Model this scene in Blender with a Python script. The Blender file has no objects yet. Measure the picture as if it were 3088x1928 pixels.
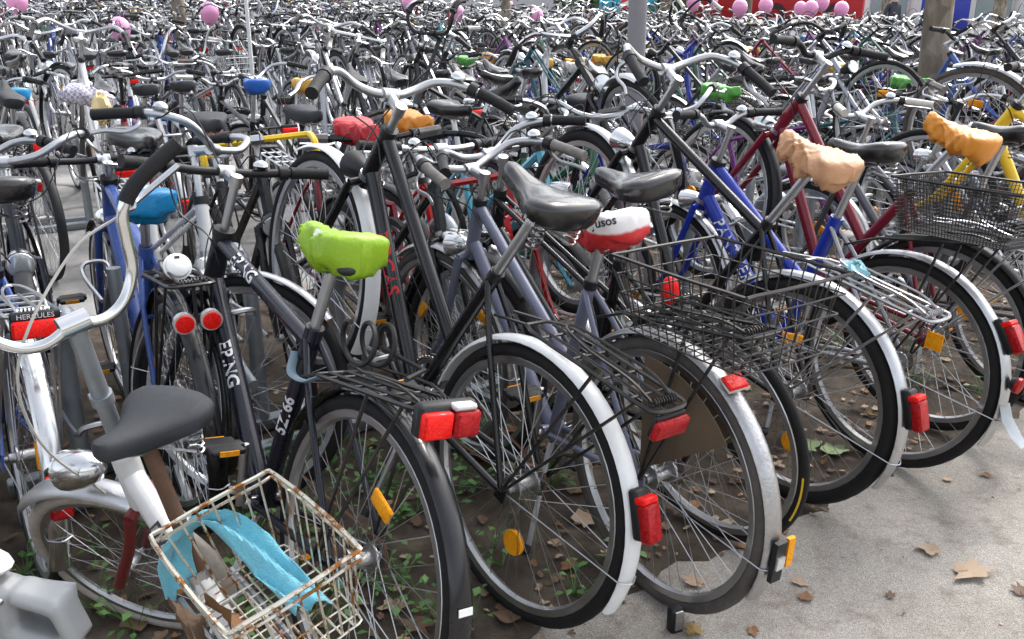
import bpy, math, random
import numpy as np
from mathutils import Matrix, Vector
random.seed(7); rng = np.random.default_rng(7)
PI = math.pi; rad = math.radians
scene = bpy.context.scene
C = scene.collection
# ------------------------------------------------------------------ camera, sky, sun, exposure
CAM_H = 1.41
cam_d = bpy.data.cameras.new('camera'); cam = bpy.data.objects.new('camera', cam_d); C.objects.link(cam)
cam.location = (0, 0, CAM_H); cam.rotation_euler = (rad(90 - 18.68), 0, 0)
cam_d.sensor_width = 36; cam_d.lens = 31.75; cam_d.clip_start = .05; cam_d.clip_end = 600
scene.camera = cam
world = bpy.data.worlds.new('World'); scene.world = world; world.use_nodes = True
wn = world.node_tree.nodes; wl = world.node_tree.links
for n in list(wn): wn.remove(n)
sky = wn.new('ShaderNodeTexSky'); sky.sky_type = 'NISHITA'; sky.sun_disc = False
SUN_EL, SUN_AZ = rad(52), rad(40)          # high soft sun, ahead and to one side of the camera
sky.sun_elevation = SUN_EL; sky.sun_rotation = SUN_AZ; sky.dust_density = 4.0; sky.air_density = 1.0
hsv = wn.new('ShaderNodeHueSaturation'); hsv.inputs['Saturation'].default_value = .3   # overcast: a nearly white sky
bg = wn.new('ShaderNodeBackground'); bg.inputs['Strength'].default_value = .15
wo = wn.new('ShaderNodeOutputWorld')
wl.new(sky.outputs[0], hsv.inputs['Color']); wl.new(hsv.outputs[0], bg.inputs['Color']); wl.new(bg.outputs[0], wo.inputs[0])
sun_d = bpy.data.lights.new('sun', 'SUN'); sun_d.energy = 1.2; sun_d.angle = rad(12); sun_d.color = (1, .97, .92)
sun = bpy.data.objects.new('sun', sun_d); C.objects.link(sun)
sd = Vector((math.sin(SUN_AZ) * math.cos(SUN_EL), math.cos(SUN_AZ) * math.cos(SUN_EL), math.sin(SUN_EL)))
sun.rotation_euler = sd.to_track_quat('Z', 'Y').to_euler()
vs = scene.view_settings; vs.view_transform = 'Standard'; vs.look = 'None'; vs.exposure = 1.5; vs.gamma = 1; vs.use_curve_mapping = False
try:
    scene.cycles.use_denoising = True; scene.cycles.max_bounces = 5; scene.cycles.diffuse_bounces = 3; scene.cycles.glossy_bounces = 3
    scene.cycles.caustics_reflective = False; scene.cycles.caustics_refractive = False
except Exception: pass

# ------------------------------------------------------------------ row frame and terrain
RA = rad(35.5); U = np.array((math.cos(RA), math.sin(RA))); V = np.array((-math.sin(RA), math.cos(RA)))
def uv(u, v): p = u * U + v * V; return float(p[0]), float(p[1])
def to_uv(x, y): return x * U[0] + y * U[1], x * V[0] + y * V[1]
def gz(x, y):
    v = x * V[0] + y * V[1]
    t = np.maximum(0, np.asarray(v) - 7.0)
    return .045 * t * t / (t + 4.0)
F_PX, CX, CY, PITCH = 2723.0, 1544.0, 964.0, rad(18.68)
def ray_at(px, py, z):                       # world point on the level z seen at photo pixel (px, py); used for measuring only
    a = PITCH + math.atan((py - CY) / F_PX)
    d = (CAM_H - z) / math.tan(a)
    depth = d * math.cos(PITCH) + (CAM_H - z) * math.sin(PITCH)
    return ((px - CX) / F_PX * depth, d)

# ------------------------------------------------------------------ materials
MATS = {}
def new_mat(name):
    m = bpy.data.materials.new(name); m.use_nodes = True
    return m, m.node_tree.nodes, m.node_tree.links, m.node_tree.nodes['Principled BSDF']
def mat(name, col, rough=.5, metal=0., coat=0., var=.12, scale=30., bump=0., bscale=200., dirt=0., dirtcol=(.16, .13, .1), sheen=0., trans=0., spec=.5, dr=(.45, .75)):
    if name in MATS: return MATS[name]
    m, N, L, b = new_mat(name)
    tc = N.new('ShaderNodeTexCoord')
    nz = N.new('ShaderNodeTexNoise'); nz.inputs['Scale'].default_value = scale; nz.inputs['Detail'].default_value = 5
    L.new(tc.outputs['Object'], nz.inputs['Vector'])
    mx = N.new('ShaderNodeMix'); mx.data_type = 'RGBA'
    mx.inputs[6].default_value = (*[c * (1 - var) for c in col], 1); mx.inputs[7].default_value = (*[min(1, c * (1 + var)) for c in col], 1)
    L.new(nz.outputs[0], mx.inputs[0]); out = mx.outputs[2]
    if dirt > 0:
        n2 = N.new('ShaderNodeTexNoise'); n2.inputs['Scale'].default_value = scale * .45; n2.inputs['Detail'].default_value = 8; n2.inputs['Roughness'].default_value = .7
        L.new(tc.outputs['Object'], n2.inputs['Vector'])
        rp = N.new('ShaderNodeMapRange'); rp.inputs[1].default_value = dr[0]; rp.inputs[2].default_value = dr[1]; rp.inputs[3].default_value = 0; rp.inputs[4].default_value = dirt
        L.new(n2.outputs[0], rp.inputs[0])
        m2 = N.new('ShaderNodeMix'); m2.data_type = 'RGBA'; m2.inputs[7].default_value = (*dirtcol, 1)
        L.new(rp.outputs[0], m2.inputs[0]); L.new(out, m2.inputs[6]); out = m2.outputs[2]
        mr = N.new('ShaderNodeMapRange'); mr.inputs[1].default_value = .3; mr.inputs[2].default_value = .8; mr.inputs[3].default_value = rough; mr.inputs[4].default_value = min(1, rough + .3)
        L.new(n2.outputs[0], mr.inputs[0]); L.new(mr.outputs[0], b.inputs['Roughness'])
    else: b.inputs['Roughness'].default_value = rough
    L.new(out, b.inputs['Base Color'])
    b.inputs['Metallic'].default_value = metal; b.inputs['Coat Weight'].default_value = coat; b.inputs['Coat Roughness'].default_value = .12
    b.inputs['Specular IOR Level'].default_value = spec
    if trans: b.inputs['Transmission Weight'].default_value = trans
    if sheen: b.inputs['Sheen Weight'].default_value = sheen
    if bump:
        n3 = N.new('ShaderNodeTexNoise'); n3.inputs['Scale'].default_value = bscale; n3.inputs['Detail'].default_value = 4
        L.new(tc.outputs['Object'], n3.inputs['Vector'])
        bp = N.new('ShaderNodeBump'); bp.inputs['Strength'].default_value = bump; bp.inputs['Distance'].default_value = .004
        L.new(n3.outputs[0], bp.inputs['Height']); L.new(bp.outputs[0], b.inputs['Normal'])
    MATS[name] = m; return m
PAINTS = {'black': (.005, .005, .007), 'navy': (.006, .007, .016), 'silver': (.36, .37, .40), 'grey': (.12, .125, .14), 'white': (.72, .72, .72), 'blue': (.01, .035, .36),
          'steel_blue': (.05, .10, .34), 'dark_red': (.20, .008, .022), 'red': (.50, .012, .015), 'green': (.01, .10, .05), 'teal': (.008, .10, .14), 'purple': (.15, .02, .17),
          'yellow': (.85, .55, .02), 'light_blue': (.10, .42, .55), 'violet_grey': (.15, .16, .23), 'orange': (.75, .13, .02), 'brown': (.10, .05, .03)}
for k, c in PAINTS.items():
    mat('paint_' + k, c, .13, .55 if k in ('silver', 'grey') else 0, .25, .06, 14, dirt=.10, dirtcol=(.06, .057, .055), spec=.4)
mat('aluminium', (.50, .51, .53), .24, 1, 0, .08, 22, .15, 260, dirt=.30, dirtcol=(.28, .27, .26))
mat('chrome', (.66, .67, .68), .08, 1, 0, .04, 16, dirt=.30, dirtcol=(.35, .32, .3))
mat('chrome_old', (.44, .44, .45), .26, 1, 0, .15, 30, .4, 130, dirt=.5, dirtcol=(.2, .18, .16))
mat('galvanised', (.33, .36, .39), .42, .85, 0, .18, 18, .2, 60, dirt=.3, dirtcol=(.22, .23, .24))
mat('white_enamel', (.74, .76, .77), .25, 0, .5, .04, 14, dirt=.3, dirtcol=(.42, .4, .38))
mat('rubber', (.008, .008, .009), .6, 0, 0, .3, 60, .5, 500, dirt=.3, dirtcol=(.04, .036, .034), spec=.3)
mat('rubber_dusty', (.075, .068, .064), .75, 0, 0, .25, 40, .5, 500, dirt=.6, dirtcol=(.17, .15, .13))
mat('rubber_white', (.42, .38, .34), .7, 0, 0, .2, 40, .4, 400, dirt=.6, dirtcol=(.24, .19, .15))
mat('black_plastic', (.008, .008, .010), .36, 0, 0, .2, 40, .15, 300, dirt=.25, dirtcol=(.04, .037, .035), spec=.4)
mat('grip_black', (.009, .009, .011), .5, 0, 0, .2, 60, .5, 350, dirt=.25, dirtcol=(.04, .037, .035), spec=.35)
mat('grip_grey', (.20, .185, .175), .7, 0, 0, .3, 60, .5, 250, dirt=.6, dirtcol=(.1, .085, .075))
mat('grip_white', (.62, .6, .56), .5, 0, 0, .1, 60, .3, 250, dirt=.3)
mat('vinyl', (.006, .006, .007), .20, 0, .5, .15, 12, .03, 420, dirt=.06, dirtcol=(.05, .047, .045))
mat('vinyl_worn', (.020, .023, .029), .5, 0, 0, .25, 25, .5, 600, dirt=.4, dirtcol=(.045, .047, .052))
mat('saddle_white', (.62, .6, .57), .45, 0, 0, .1, 20, .2, 200, dirt=.3)
mat('black_wire', (.008, .008, .009), .34, .2, .2, .2, 60, dirt=.35, dirtcol=(.12, .09, .07))
mat('rusty_wire', (.58, .56, .48), .3, .75, 0, .12, 70, dirt=1., dirtcol=(.24, .095, .02), dr=(.50, .58))
mat('rust_brown', (.10, .055, .035), .75, .2, 0, .3, 50, .3, 200, dirt=.5, dirtcol=(.2, .1, .05))
mat('cable_black', (.012, .012, .014), .4, 0, 0, .1)
mat('cable_grey', (.42, .41, .38), .5, 0, 0, .1)
mat('tape_blue', (.14, .22, .28), .55, 0, 0, .2, 30, dirt=.4)
def reflector(name, col, sc=420.):
    m, N, L, b = new_mat(name); tc = N.new('ShaderNodeTexCoord')
    vo = N.new('ShaderNodeTexVoronoi'); vo.inputs['Scale'].default_value = sc; L.new(tc.outputs['Object'], vo.inputs['Vector'])
    mx = N.new('ShaderNodeMix'); mx.data_type = 'RGBA'; mx.inputs[6].default_value = (*col, 1); mx.inputs[7].default_value = (*[min(1, c * 1.9 + .015) for c in col], 1)
    L.new(vo.outputs['Color'], mx.inputs[0]); L.new(mx.outputs[2], b.inputs['Base Color'])
    bp = N.new('ShaderNodeBump'); bp.inputs['Strength'].default_value = .15; bp.inputs['Distance'].default_value = .001
    L.new(vo.outputs['Distance'], bp.inputs['Height']); L.new(bp.outputs[0], b.inputs['Normal'])
    b.inputs['Roughness'].default_value = .35; b.inputs['Specular IOR Level'].default_value = .12; b.inputs['Coat Weight'].default_value = .12; b.inputs['Coat Roughness'].default_value = .08
    MATS[name] = m
reflector('red_reflector', (.50, .004, .002)); reflector('red_lens', (.22, .001, .003), 200.); reflector('amber_reflector', (.80, .24, .004), 260.)
COVERS = {'blue': (.005, .21, .47), 'deep_blue': (.01, .10, .42), 'lime': (.25, .43, .015), 'green': (.10, .36, .06), 'tan': (.60, .33, .18), 'orange': (.72, .27, .03), 'yellow': (.66, .37, .06), 'red': (.55, .03, .04), 'white': (.8, .79, .77)}
for k, c in COVERS.items(): mat('nylon_' + k, c, .38, 0, 0, .12, 12, .35, 110, spec=.5)
mat('glass_lamp', (.75, .77, .78), .12, .6, 1., .1, 200)
mat('clear_plastic', (.5, .5, .5), .2, 0, 1., .1)
mat('paper_white', (.78, .78, .77), .5, 0, 0, .03)
mat('print_white', (.72, .72, .74), .45, 0, 0, .15, 60, dirt=.4, dirtcol=(.2, .2, .22))
mat('print_red', (.45, .012, .02), .4, 0, 0, .1)
mat('print_black', (.015, .015, .018), .5, 0, 0, .1)
mat('tree_dark', (.1, .1, .1))

# ------------------------------------------------------------------ mesh helper
class MB:
    def __init__(s): s.v = []; s.f = []; s.mi = []; s.names = []; s.cur = 0; s.n = 0
    def m(s, name):
        if name not in s.names: s.names.append(name)
        s.cur = s.names.index(name); return s
    def add(s, vs, fs):
        o = s.n; vs = np.asarray(vs, float).reshape(-1, 3); s.v.append(vs); s.n += len(vs)
        for f in fs: s.f.append(tuple(i + o for i in f)); s.mi.append(s.cur)
        return s
    def tube(s, pts, r, n=6, closed=False, cap=True, flat=1.0, up=None):
        P = np.asarray(pts, float); k = len(P)
        rr = np.full(k, r) if np.isscalar(r) else np.asarray(r, float)
        T = np.gradient(P, axis=0) if not closed else (np.roll(P, -1, 0) - np.roll(P, 1, 0))
        T /= np.linalg.norm(T, axis=1)[:, None] + 1e-12
        a = np.array(up, float) if up is not None else (np.array((0, 0, 1.)) if abs(T[0, 2]) < .9 else np.array((1., 0, 0)))
        X = np.cross(T[0], a); X /= np.linalg.norm(X)
        ang = np.arange(n) * 2 * PI / n; ca, sa = np.cos(ang), np.sin(ang); V_ = []
        for i in range(k):
            X = X - T[i] * (X @ T[i]); X /= np.linalg.norm(X) + 1e-12
            Y = np.cross(T[i], X)
            V_.append(P[i] + rr[i] * (ca[:, None] * X + flat * sa[:, None] * Y))
        F_ = []
        for i in range(k if closed else k - 1):
            a0, b0 = i * n, ((i + 1) % k) * n
            for j in range(n):
                j2 = (j + 1) % n; F_.append((a0 + j, a0 + j2, b0 + j2, b0 + j))
        if cap and not closed: F_.append(tuple(range(n - 1, -1, -1))); F_.append(tuple((k - 1) * n + j for j in range(n)))
        return s.add(np.concatenate(V_), F_)
    def ring(s, prof, n=40, a0=0, a1=2 * PI, c=(0, 0, 0), closed_prof=True):     # revolve (r, y) profile about the y axis
        full = abs(a1 - a0 - 2 * PI) < 1e-6; k = n if full else n + 1
        A = a0 + (a1 - a0) * np.arange(k) / n; pr = np.asarray(prof, float); q = len(pr)
        Vv = np.stack([np.stack([c[0] + pr[:, 0] * math.cos(t), c[1] + pr[:, 1], c[2] + pr[:, 0] * math.sin(t)], 1) for t in A]).reshape(-1, 3)
        F_ = []
        for i in range(n):
            a, b = i * q, ((i + 1) % k) * q
            for j in range(q if closed_prof else q - 1):
                j2 = (j + 1) % q; F_.append((a + j, b + j, b + j2, a + j2))
        if not full and closed_prof: F_.append(tuple(range(q))); F_.append(tuple((k - 1) * q + j for j in range(q - 1, -1, -1)))
        return s.add(Vv, F_)
    def lathe(s, a, b, prof, n=12):                         # (t, r) along the axis a -> b
        a, b = np.asarray(a, float), np.asarray(b, float)
        return s.tube2([a + (b - a) * t for t, r in prof], [r for t, r in prof], b - a, n)
    def tube2(s, pts, rr, axis, n):
        t = axis / np.linalg.norm(axis); h = np.array((0, 0, 1.)) if abs(t[2]) < .9 else np.array((1., 0, 0))
        X = np.cross(t, h); X /= np.linalg.norm(X); Y = np.cross(t, X); an = np.arange(n) * 2 * PI / n
        Vv = np.concatenate([p + r * (np.cos(an)[:, None] * X + np.sin(an)[:, None] * Y) for p, r in zip(pts, rr)])
        F_ = []; k = len(pts)
        for i in range(k - 1):
            for j in range(n):
                j2 = (j + 1) % n; F_.append((i * n + j, i * n + j2, (i + 1) * n + j2, (i + 1) * n + j))
        F_.append(tuple(range(n - 1, -1, -1))); F_.append(tuple((k - 1) * n + j for j in range(n)))
        return s.add(Vv, F_)
    def box(s, c, d, M=None, bev=0.):
        x, y, z = [q / 2 for q in d]
        if bev:
            Vv = []
            for sx in (-1, 1):
                for sy in (-1, 1):
                    for sz in (-1, 1):
                        Vv += [(sx * (x - bev), sy * (y - bev), sz * z), (sx * (x - bev), sy * y, sz * (z - bev)), (sx * x, sy * (y - bev), sz * (z - bev))]
            Vv = np.array(Vv)
            def ix(sx, sy, sz, k): return ((sx > 0) * 4 + (sy > 0) * 2 + (sz > 0)) * 3 + k
            F_ = []
            for q in (-1, 1):
                F_.append([ix(a, b_, q, 0) for a, b_ in ((-1, -1), (1, -1), (1, 1), (-1, 1))][::q])
                F_.append([ix(a, q, b_, 1) for a, b_ in ((-1, -1), (1, -1), (1, 1), (-1, 1))][::-q])
                F_.append([ix(q, a, b_, 2) for a, b_ in ((-1, -1), (1, -1), (1, 1), (-1, 1))][::q])
            for a in (-1, 1):
                for b_ in (-1, 1):
                    F_.append((ix(-1, a, b_, 0), ix(1, a, b_, 0), ix(1, a, b_, 1), ix(-1, a, b_, 1)))
                    F_.append((ix(a, -1, b_, 0), ix(a, 1, b_, 0), ix(a, 1, b_, 2), ix(a, -1, b_, 2)))
                    F_.append((ix(a, b_, -1, 1), ix(a, b_, 1, 1), ix(a, b_, 1, 2), ix(a, b_, -1, 2)))
                    for c_ in (-1, 1): F_.append((ix(a, b_, c_, 0), ix(a, b_, c_, 1), ix(a, b_, c_, 2)))
        else:
            Vv = np.array([(sx * x, sy * y, sz * z) for sx in (-1, 1) for sy in (-1, 1) for sz in (-1, 1)])
            F_ = [(0, 1, 3, 2), (4, 6, 7, 5), (0, 4, 5, 1), (2, 3, 7, 6), (0, 2, 6, 4), (1, 5, 7, 3)]
        if M is not None: Vv = Vv @ np.array(M.to_3x3()).T
        return s.add(Vv + np.asarray(c, float), F_)
    def ell(s, c, r, n=12, k=8):
        th = np.linspace(0, PI, k + 1); pts = [np.array(c) + np.array((0, 0, r[2] * math.cos(t))) for t in th]; an = np.arange(n) * 2 * PI / n
        Vv = np.concatenate([np.stack([c[0] + r[0] * math.sin(max(t, .001)) * np.cos(an), c[1] + r[1] * math.sin(max(t, .001)) * np.sin(an), np.full(n, c[2] + r[2] * math.cos(t))], 1) for t in th])
        F_ = []
        for i in range(k):
            for j in range(n): j2 = (j + 1) % n; F_.append((i * n + j, (i + 1) * n + j, (i + 1) * n + j2, i * n + j2))
        return s.add(Vv, F_)
    def xform(s, M):
        A = np.array(M); s.v = [v @ A[:3, :3].T + A[:3, 3] for v in s.v]; return s
    def mesh(s, name, smooth=True):
        me = bpy.data.meshes.new(name); Vv = np.concatenate(s.v) if s.v else np.zeros((0, 3))
        me.from_pydata(Vv.tolist(), [], s.f)
        for nm in s.names: me.materials.append(MATS[nm])
        me.polygons.foreach_set('material_index', s.mi)
        me.polygons.foreach_set('use_smooth', [smooth] * len(s.f))
        me.update()
        if smooth: sharp(me)
        return me
def sharp(me, ang=50):
    try: me.set_sharp_from_angle(angle=rad(ang))
    except Exception: pass
def cr(pts, k=5, closed=False):                                  # Catmull-Rom
    P = np.asarray(pts, float)
    if closed: Q = np.vstack([P[-1], P, P[0], P[1]])
    else: Q = np.vstack([2 * P[0] - P[1], P, 2 * P[-1] - P[-2]])
    out = []
    for i in range(1, len(Q) - 2):
        for t in np.arange(k) / k:
            a, b, c, d = Q[i - 1], Q[i], Q[i + 1], Q[i + 2]
            out.append(.5 * (2 * b + (c - a) * t + (2 * a - 5 * b + 4 * c - d) * t * t + (3 * b - a - 3 * c + d) * t ** 3))
    if not closed: out.append(Q[-2])
    return np.array(out)
def link(name, me, parent=None, M=None):
    o = bpy.data.objects.new(name, me); C.objects.link(o)
    if parent is not None: o.parent = parent
    if M is not None: o.matrix_basis = M
    return o
def tag(o, label=None, cat=None, group=None, kind=None):
    if label: o['label'] = label
    if cat: o['category'] = cat
    if group: o['group'] = group
    if kind: o['kind'] = kind
    return o
CACHE = {}
def cached(key, fn, name):
    if key not in CACHE:
        CACHE[key] = fn().mesh(name)
        if name == 'saddle_cover': sharp(CACHE[key], 180)
    return CACHE[key]
def text_mesh(body, size, matname, wrap_r=None, key=None, bold=0.):
    k = ('text', body, size, matname, wrap_r)
    if k in CACHE: return CACHE[k]
    cu = bpy.data.curves.new('lettering', 'FONT'); cu.body = body; cu.size = size; cu.align_x = 'CENTER'; cu.align_y = 'CENTER'; cu.offset = bold; cu.resolution_u = 3
    ob = bpy.data.objects.new('tmp', cu); C.objects.link(ob); bpy.context.view_layer.update()
    dg = bpy.context.evaluated_depsgraph_get(); me = bpy.data.meshes.new_from_object(ob.evaluated_get(dg))
    bpy.data.objects.remove(ob); bpy.data.curves.remove(cu)
    if wrap_r:
        for v in me.vertices:
            a = v.co.y / wrap_r; v.co.y = wrap_r * math.sin(a); v.co.z = wrap_r * (math.cos(a)) 
    me.materials.clear(); me.materials.append(MATS[matname]); CACHE[k] = me; return me
# ------------------------------------------------------------------ bicycle geometry (x forward, y left, z up, rear contact at the origin)
R = .345
RH = np.array((0, 0, R)); FH = np.array((1.06, 0, R)); BB = np.array((.45, 0, .285))
SD = np.array((-.32, 0, .947)); AX = np.array((-.32, 0, .947)); A0 = np.array((1.017, 0, .331))
ST = BB + .50 * SD; SAD = BB + .70 * SD + np.array((.0, 0, .0))
def axp(t): return A0 + t * AX
HTB, HTT = axp(.425), axp(.575)
SEG = {0: 10, 1: 6, 2: 5, 3: 4}
def frame_mb(style, paint, lod, paint2=None, fat=1.0, b=None):
    n = SEG[lod]; b = b or MB(); b.m('paint_' + paint)
    b.tube([HTB, HTT], .0205 * fat, n)
    ST_ = ST
    b.m('black_plastic'); b.tube([HTT - AX * .006, HTT + AX * .018], .022 * fat, n); b.m('chrome_old'); b.tube([HTB - AX * .012, HTB + AX * .004], .0235 * fat, n); b.m('paint_' + paint)
    b.tube([BB + np.array((-.01, 0, -.0)), BB + .27 * SD, ST_ + .012 * SD], .0165 * fat, n)
    dt0 = axp(.445); w = .0175 * fat
    b.tube([BB, dt0 + (BB - dt0) * .02], w * 1.12, n)
    if style == 'diamond': b.tube([ST_ - .03 * SD, axp(.555)], .0155 * fat, n)
    elif style == 'trapeze': b.tube([BB + .24 * SD, axp(.565)], .0165 * fat, n)
    elif style == 'mixte':
        for y in (-.016, .016): b.tube([np.array((0, y * 4, R)), (BB + .36 * SD) + np.array((0, y * 1.3, 0)), axp(.56) + np.array((0, y, 0))], .0085, n)
    else: b.tube(cr([BB + .13 * SD, BB + .16 * SD + np.array((.13, 0, .0)), np.array((.72, 0, .56)), axp(.54)], 5), .0165 * fat, n)
    if paint2: b.m('paint_' + paint2)
    b.lathe(BB + (0, -.036, 0), BB + (0, .036, 0), [(0, .021), (1, .021)], n)
    for y in (-1, 1):
        b.tube(cr([BB + (-.02, y * .03, 0), np.array((.25, y * .042, .31)), np.array((0, y * .064, R))], 3), .0095, n)
        b.tube(cr([ST_ - .02 * SD + (0, y * .014, 0), np.array((.2, y * .04, .62)), np.array((0, y * .064, R))], 3), .0078, n)
        if lod < 2: b.box((0, y * .064, R - .003), (.035, .005, .045))
    b.tube([np.array((.215, -.04, .575)), np.array((.215, .04, .575))], .007, 4)
    return b
def fork_mb(paint, lod, b=None):
    n = SEG[lod]; b = b or MB(); b.m('paint_' + paint)
    c = axp(.40); b.tube([axp(.385), axp(.43)], .019, n)
    b.tube([c + (0, -.05, -.006), c + (0, 0, .008), c + (0, .05, -.006)], .013, n)
    for y in (-1, 1): b.tube(cr([c + (0, y * .047, -.002), axp(.22) + (.002, y * .052, 0), axp(.09) + (.012, y * .053, 0), FH + (0, y * .054, 0)], 3), [.0135] * 4 + [.012] * 3 + [.0095] * 3, n)
    return b
def wheel_parts(kind, lod):
    tw, tm = {'std': (.0175, 'rubber'), 'white': (.024, 'rubber_white'), 'dusty': (.0175, 'rubber_dusty'), 'wide': (.0235, 'rubber'), 'slim': (.015, 'rubber')}[kind]
    seg = {0: 56, 1: 36, 2: 28, 3: 18}[lod]; k = {0: 10, 1: 6, 2: 5, 3: 4}[lod]
    ty = MB().m(tm); an = np.arange(k) * 2 * PI / k + .3; rc = R - tw
    ty.ring([(rc + tw * math.cos(t), tw * .92 * math.sin(t)) for t in an], seg)
    ri = MB().m('aluminium'); r0 = rc - tw * .8
    ri.ring([(r0, -.0125), (r0 + .002, -.010), (r0 - .004, 0), (r0 + .002, .010), (r0, .0125), (r0 - .016, .0105), (r0 - .021, 0), (r0 - .016, -.0105)], seg)
    sp = MB().m('aluminium'); N = 36 if lod < 2 else (20 if lod == 2 else 10); sr = .0012 if lod < 2 else .0017
    for i in range(N):
        a = 2 * PI * i / N; s = 1 if i % 2 else -1; tw_ = (.42 if (i // 2) % 2 else -.42) * 1.2
        h = np.array((.028 * math.cos(a + tw_ * 2.2), s * .028, .028 * math.sin(a + tw_ * 2.2))); e = np.array(((r0 - .016) * math.cos(a), s * .003, (r0 - .016) * math.sin(a)))
        sp.tube([h, e], sr, 3, cap=False)
    hb = MB().m('chrome_old'); hb.lathe((0, -.06, 0), (0, .06, 0), [(0, .006), (.08, .007), (.1, .013), (.22, .014), (.23, .032), (.27, .032), (.28, .017), (.72, .017), (.73, .032), (.77, .032), (.78, .014), (.9, .013), (.92, .007), (1, .006)], 10 if lod < 2 else 6)
    return ty, ri, sp, hb
def merge(*bs):
    o = MB()
    for b in bs:
        vs = np.concatenate(b.v); off = o.n; o.v.append(vs); o.n += len(vs)
        mp = []
        for nm in b.names: o.m(nm); mp.append(o.cur)
        for f, q in zip(b.f, b.mi): o.f.append(tuple(i + off for i in f)); o.mi.append(mp[q])
    return o
def guard_mb(matname, front, lod, a0=None, a1=None, b=None):
    b = b or MB(); b.m(matname); c = FH if front else RH
    if a0 is None: a0, a1 = (48, 196) if front else (28, 206)
    n = {0: 30, 1: 18, 2: 12, 3: 8}[lod]
    out = [(.3555, -.0245), (.3615, -.021), (.3655, -.011), (.3668, 0), (.3655, .011), (.3615, .021), (.3555, .0245)]
    if lod >= 2: out = [(.356, -.024), (.366, 0), (.356, .024)]
    inn = [(r - .002, y * .95) for r, y in out[::-1]]
    b.ring(out + inn, n, rad(a0), rad(a1), c)
    b.m('aluminium')
    if lod < 2:
        e = a1 - 16
        for y in (-1, 1): b.tube([c + (0, y * .062, 0), c + np.array((.36 * math.cos(rad(e)), y * .026, .36 * math.sin(rad(e))))], .0019, 4)
        if lod == 0: b.tube(cr([c + np.array((.36 * math.cos(rad(e)), -.026, .36 * math.sin(rad(e)))), c + np.array((.374 * math.cos(rad(e)), 0, .374 * math.sin(rad(e)))), c + np.array((.36 * math.cos(rad(e)), .026, .36 * math.sin(rad(e))))], 4), .0019, 4)
    return b
BARS = {'flat': [(0, 0, 0), (0, .09, 0), (-.02, .20, .010), (-.045, .305, .016)],
        'riser': [(0, 0, 0), (0, .06, 0), (-.01, .11, .03), (-.02, .17, .045), (-.06, .315, .05)],
        'sweep': [(0, 0, 0), (.015, .05, 0), (.03, .10, .012), (.02, .16, .045), (-.03, .22, .06), (-.10, .28, .055), (-.16, .325, .045)],
        'city': [(0, 0, 0), (.02, .05, .005), (.035, .11, .02), (.01, .19, .06), (-.07, .245, .065), (-.15, .27, .05), (-.235, .285, .03)],
        'high': [(0, 0, 0), (.01, .05, .01), (.02, .10, .08), (.0, .15, .20), (-.04, .20, .27), (-.12, .25, .28), (-.22, .28, .26)],
        'horn': [(0, 0, 0), (.0, .08, 0), (.02, .15, .01), (.04, .195, .06), (.04, .205, .13), (.0, .20, .19), (-.05, .19, .21)],
        'drop': [(0, 0, 0), (0, .17, 0), (.03, .20, 0), (.085, .205, -.02), (.09, .205, -.08), (.04, .205, -.12), (-.03, .205, -.125)]}
def clamp(stem): return axp(.575 + stem) + np.array((.065, 0, .012))
def bar_split(style):
    P = cr(BARS[style], 5) * (.92, .9, .92); d = np.r_[0, np.cumsum(np.linalg.norm(np.diff(P, axis=0), axis=1))]; i = int(np.searchsorted(d, d[-1] - .115)); return P, i
def bar_mb(style, matname, stem, lod, b=None):
    n = SEG[lod]; b = b or MB(); b.m(matname); c = clamp(stem); P, i = bar_split(style)
    full = np.vstack([(P * (1, -1, 1))[::-1], P[1:]]) + c
    b.tube(full if lod < 2 else full[::2], .0115, n); return b
def stem_mb(matname, stem, lod, b=None):
    n = SEG[lod]; b = b or MB(); c = clamp(stem); b.m(matname)
    t = axp(.575 + stem); b.tube([HTT, t], .0112, n); b.tube([t + AX * .012, t - AX * .02], .0165, n)
    b.tube([t - AX * .004, c], [.0155, .0145], n); b.tube([c + (0, -.021, 0), c + (0, .021, 0)], .0185, n)
    return b
def grip_mb(style, matname, stem, s, lod, b=None):
    b = b or MB(); b.m(matname); P, i = bar_split(style); Q = P[i:] * (1, s, 1) + clamp(stem); k = len(Q)
    d = (Q[-1] - Q[-2]) / np.linalg.norm(Q[-1] - Q[-2]); Q = np.vstack([Q, Q[-1] + d * .006])
    b.tube(Q, [.0172] + [.0155] * (k - 1) + [.0165], SEG[lod]); return b
def lever_mb(style, matname, stem, s, lod, b=None):
    b = b or MB(); P, i = bar_split(style); c = clamp(stem); i0 = max(1, i - 1)
    a = P[i0]; e = P[-1]; d = (e - P[i]); d /= np.linalg.norm(d); f = np.array((1., 0, 0)) - d * d[0]; f /= np.linalg.norm(f)
    b.m('black_plastic'); b.tube([(P[i0] - d * .012) * (1, s, 1) + c, (P[i0] + d * .012) * (1, s, 1) + c], .0195, SEG[lod])
    q = [a + f * .012 - (0, 0, .008), a + f * .035 - (0, 0, .012), a + f * .05 + d * .03 - (0, 0, .016), a + f * .045 + d * .085 - (0, 0, .014), a + f * .052 + d * .125 - (0, 0, .014)]
    b.m(matname); b.tube(cr(np.array(q) * (1, s, 1) + c, 3), .0062, SEG[lod], flat=.6); return b
def cable_mb(style, stem, s, which):
    P, i = bar_split(style); c = clamp(stem); a = P[max(1, i - 1)] * (1, s, 1) + c + (.04, -s * .01, -.01)
    e = (np.array((.80, s * .02, .80)) if which else axp(.36) + (.03, s * .02, 0))
    m1 = a + (.09, -s * .03, .035); m2 = (a + e) / 2 + np.array((.14, -s * .02, .0)); m3 = e + np.array((.06, s * .01, .07))
    return MB().m('cable_black').tube(cr([a, m1, m2, m3, e], 5), .0024, 4, cap=False)
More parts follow.
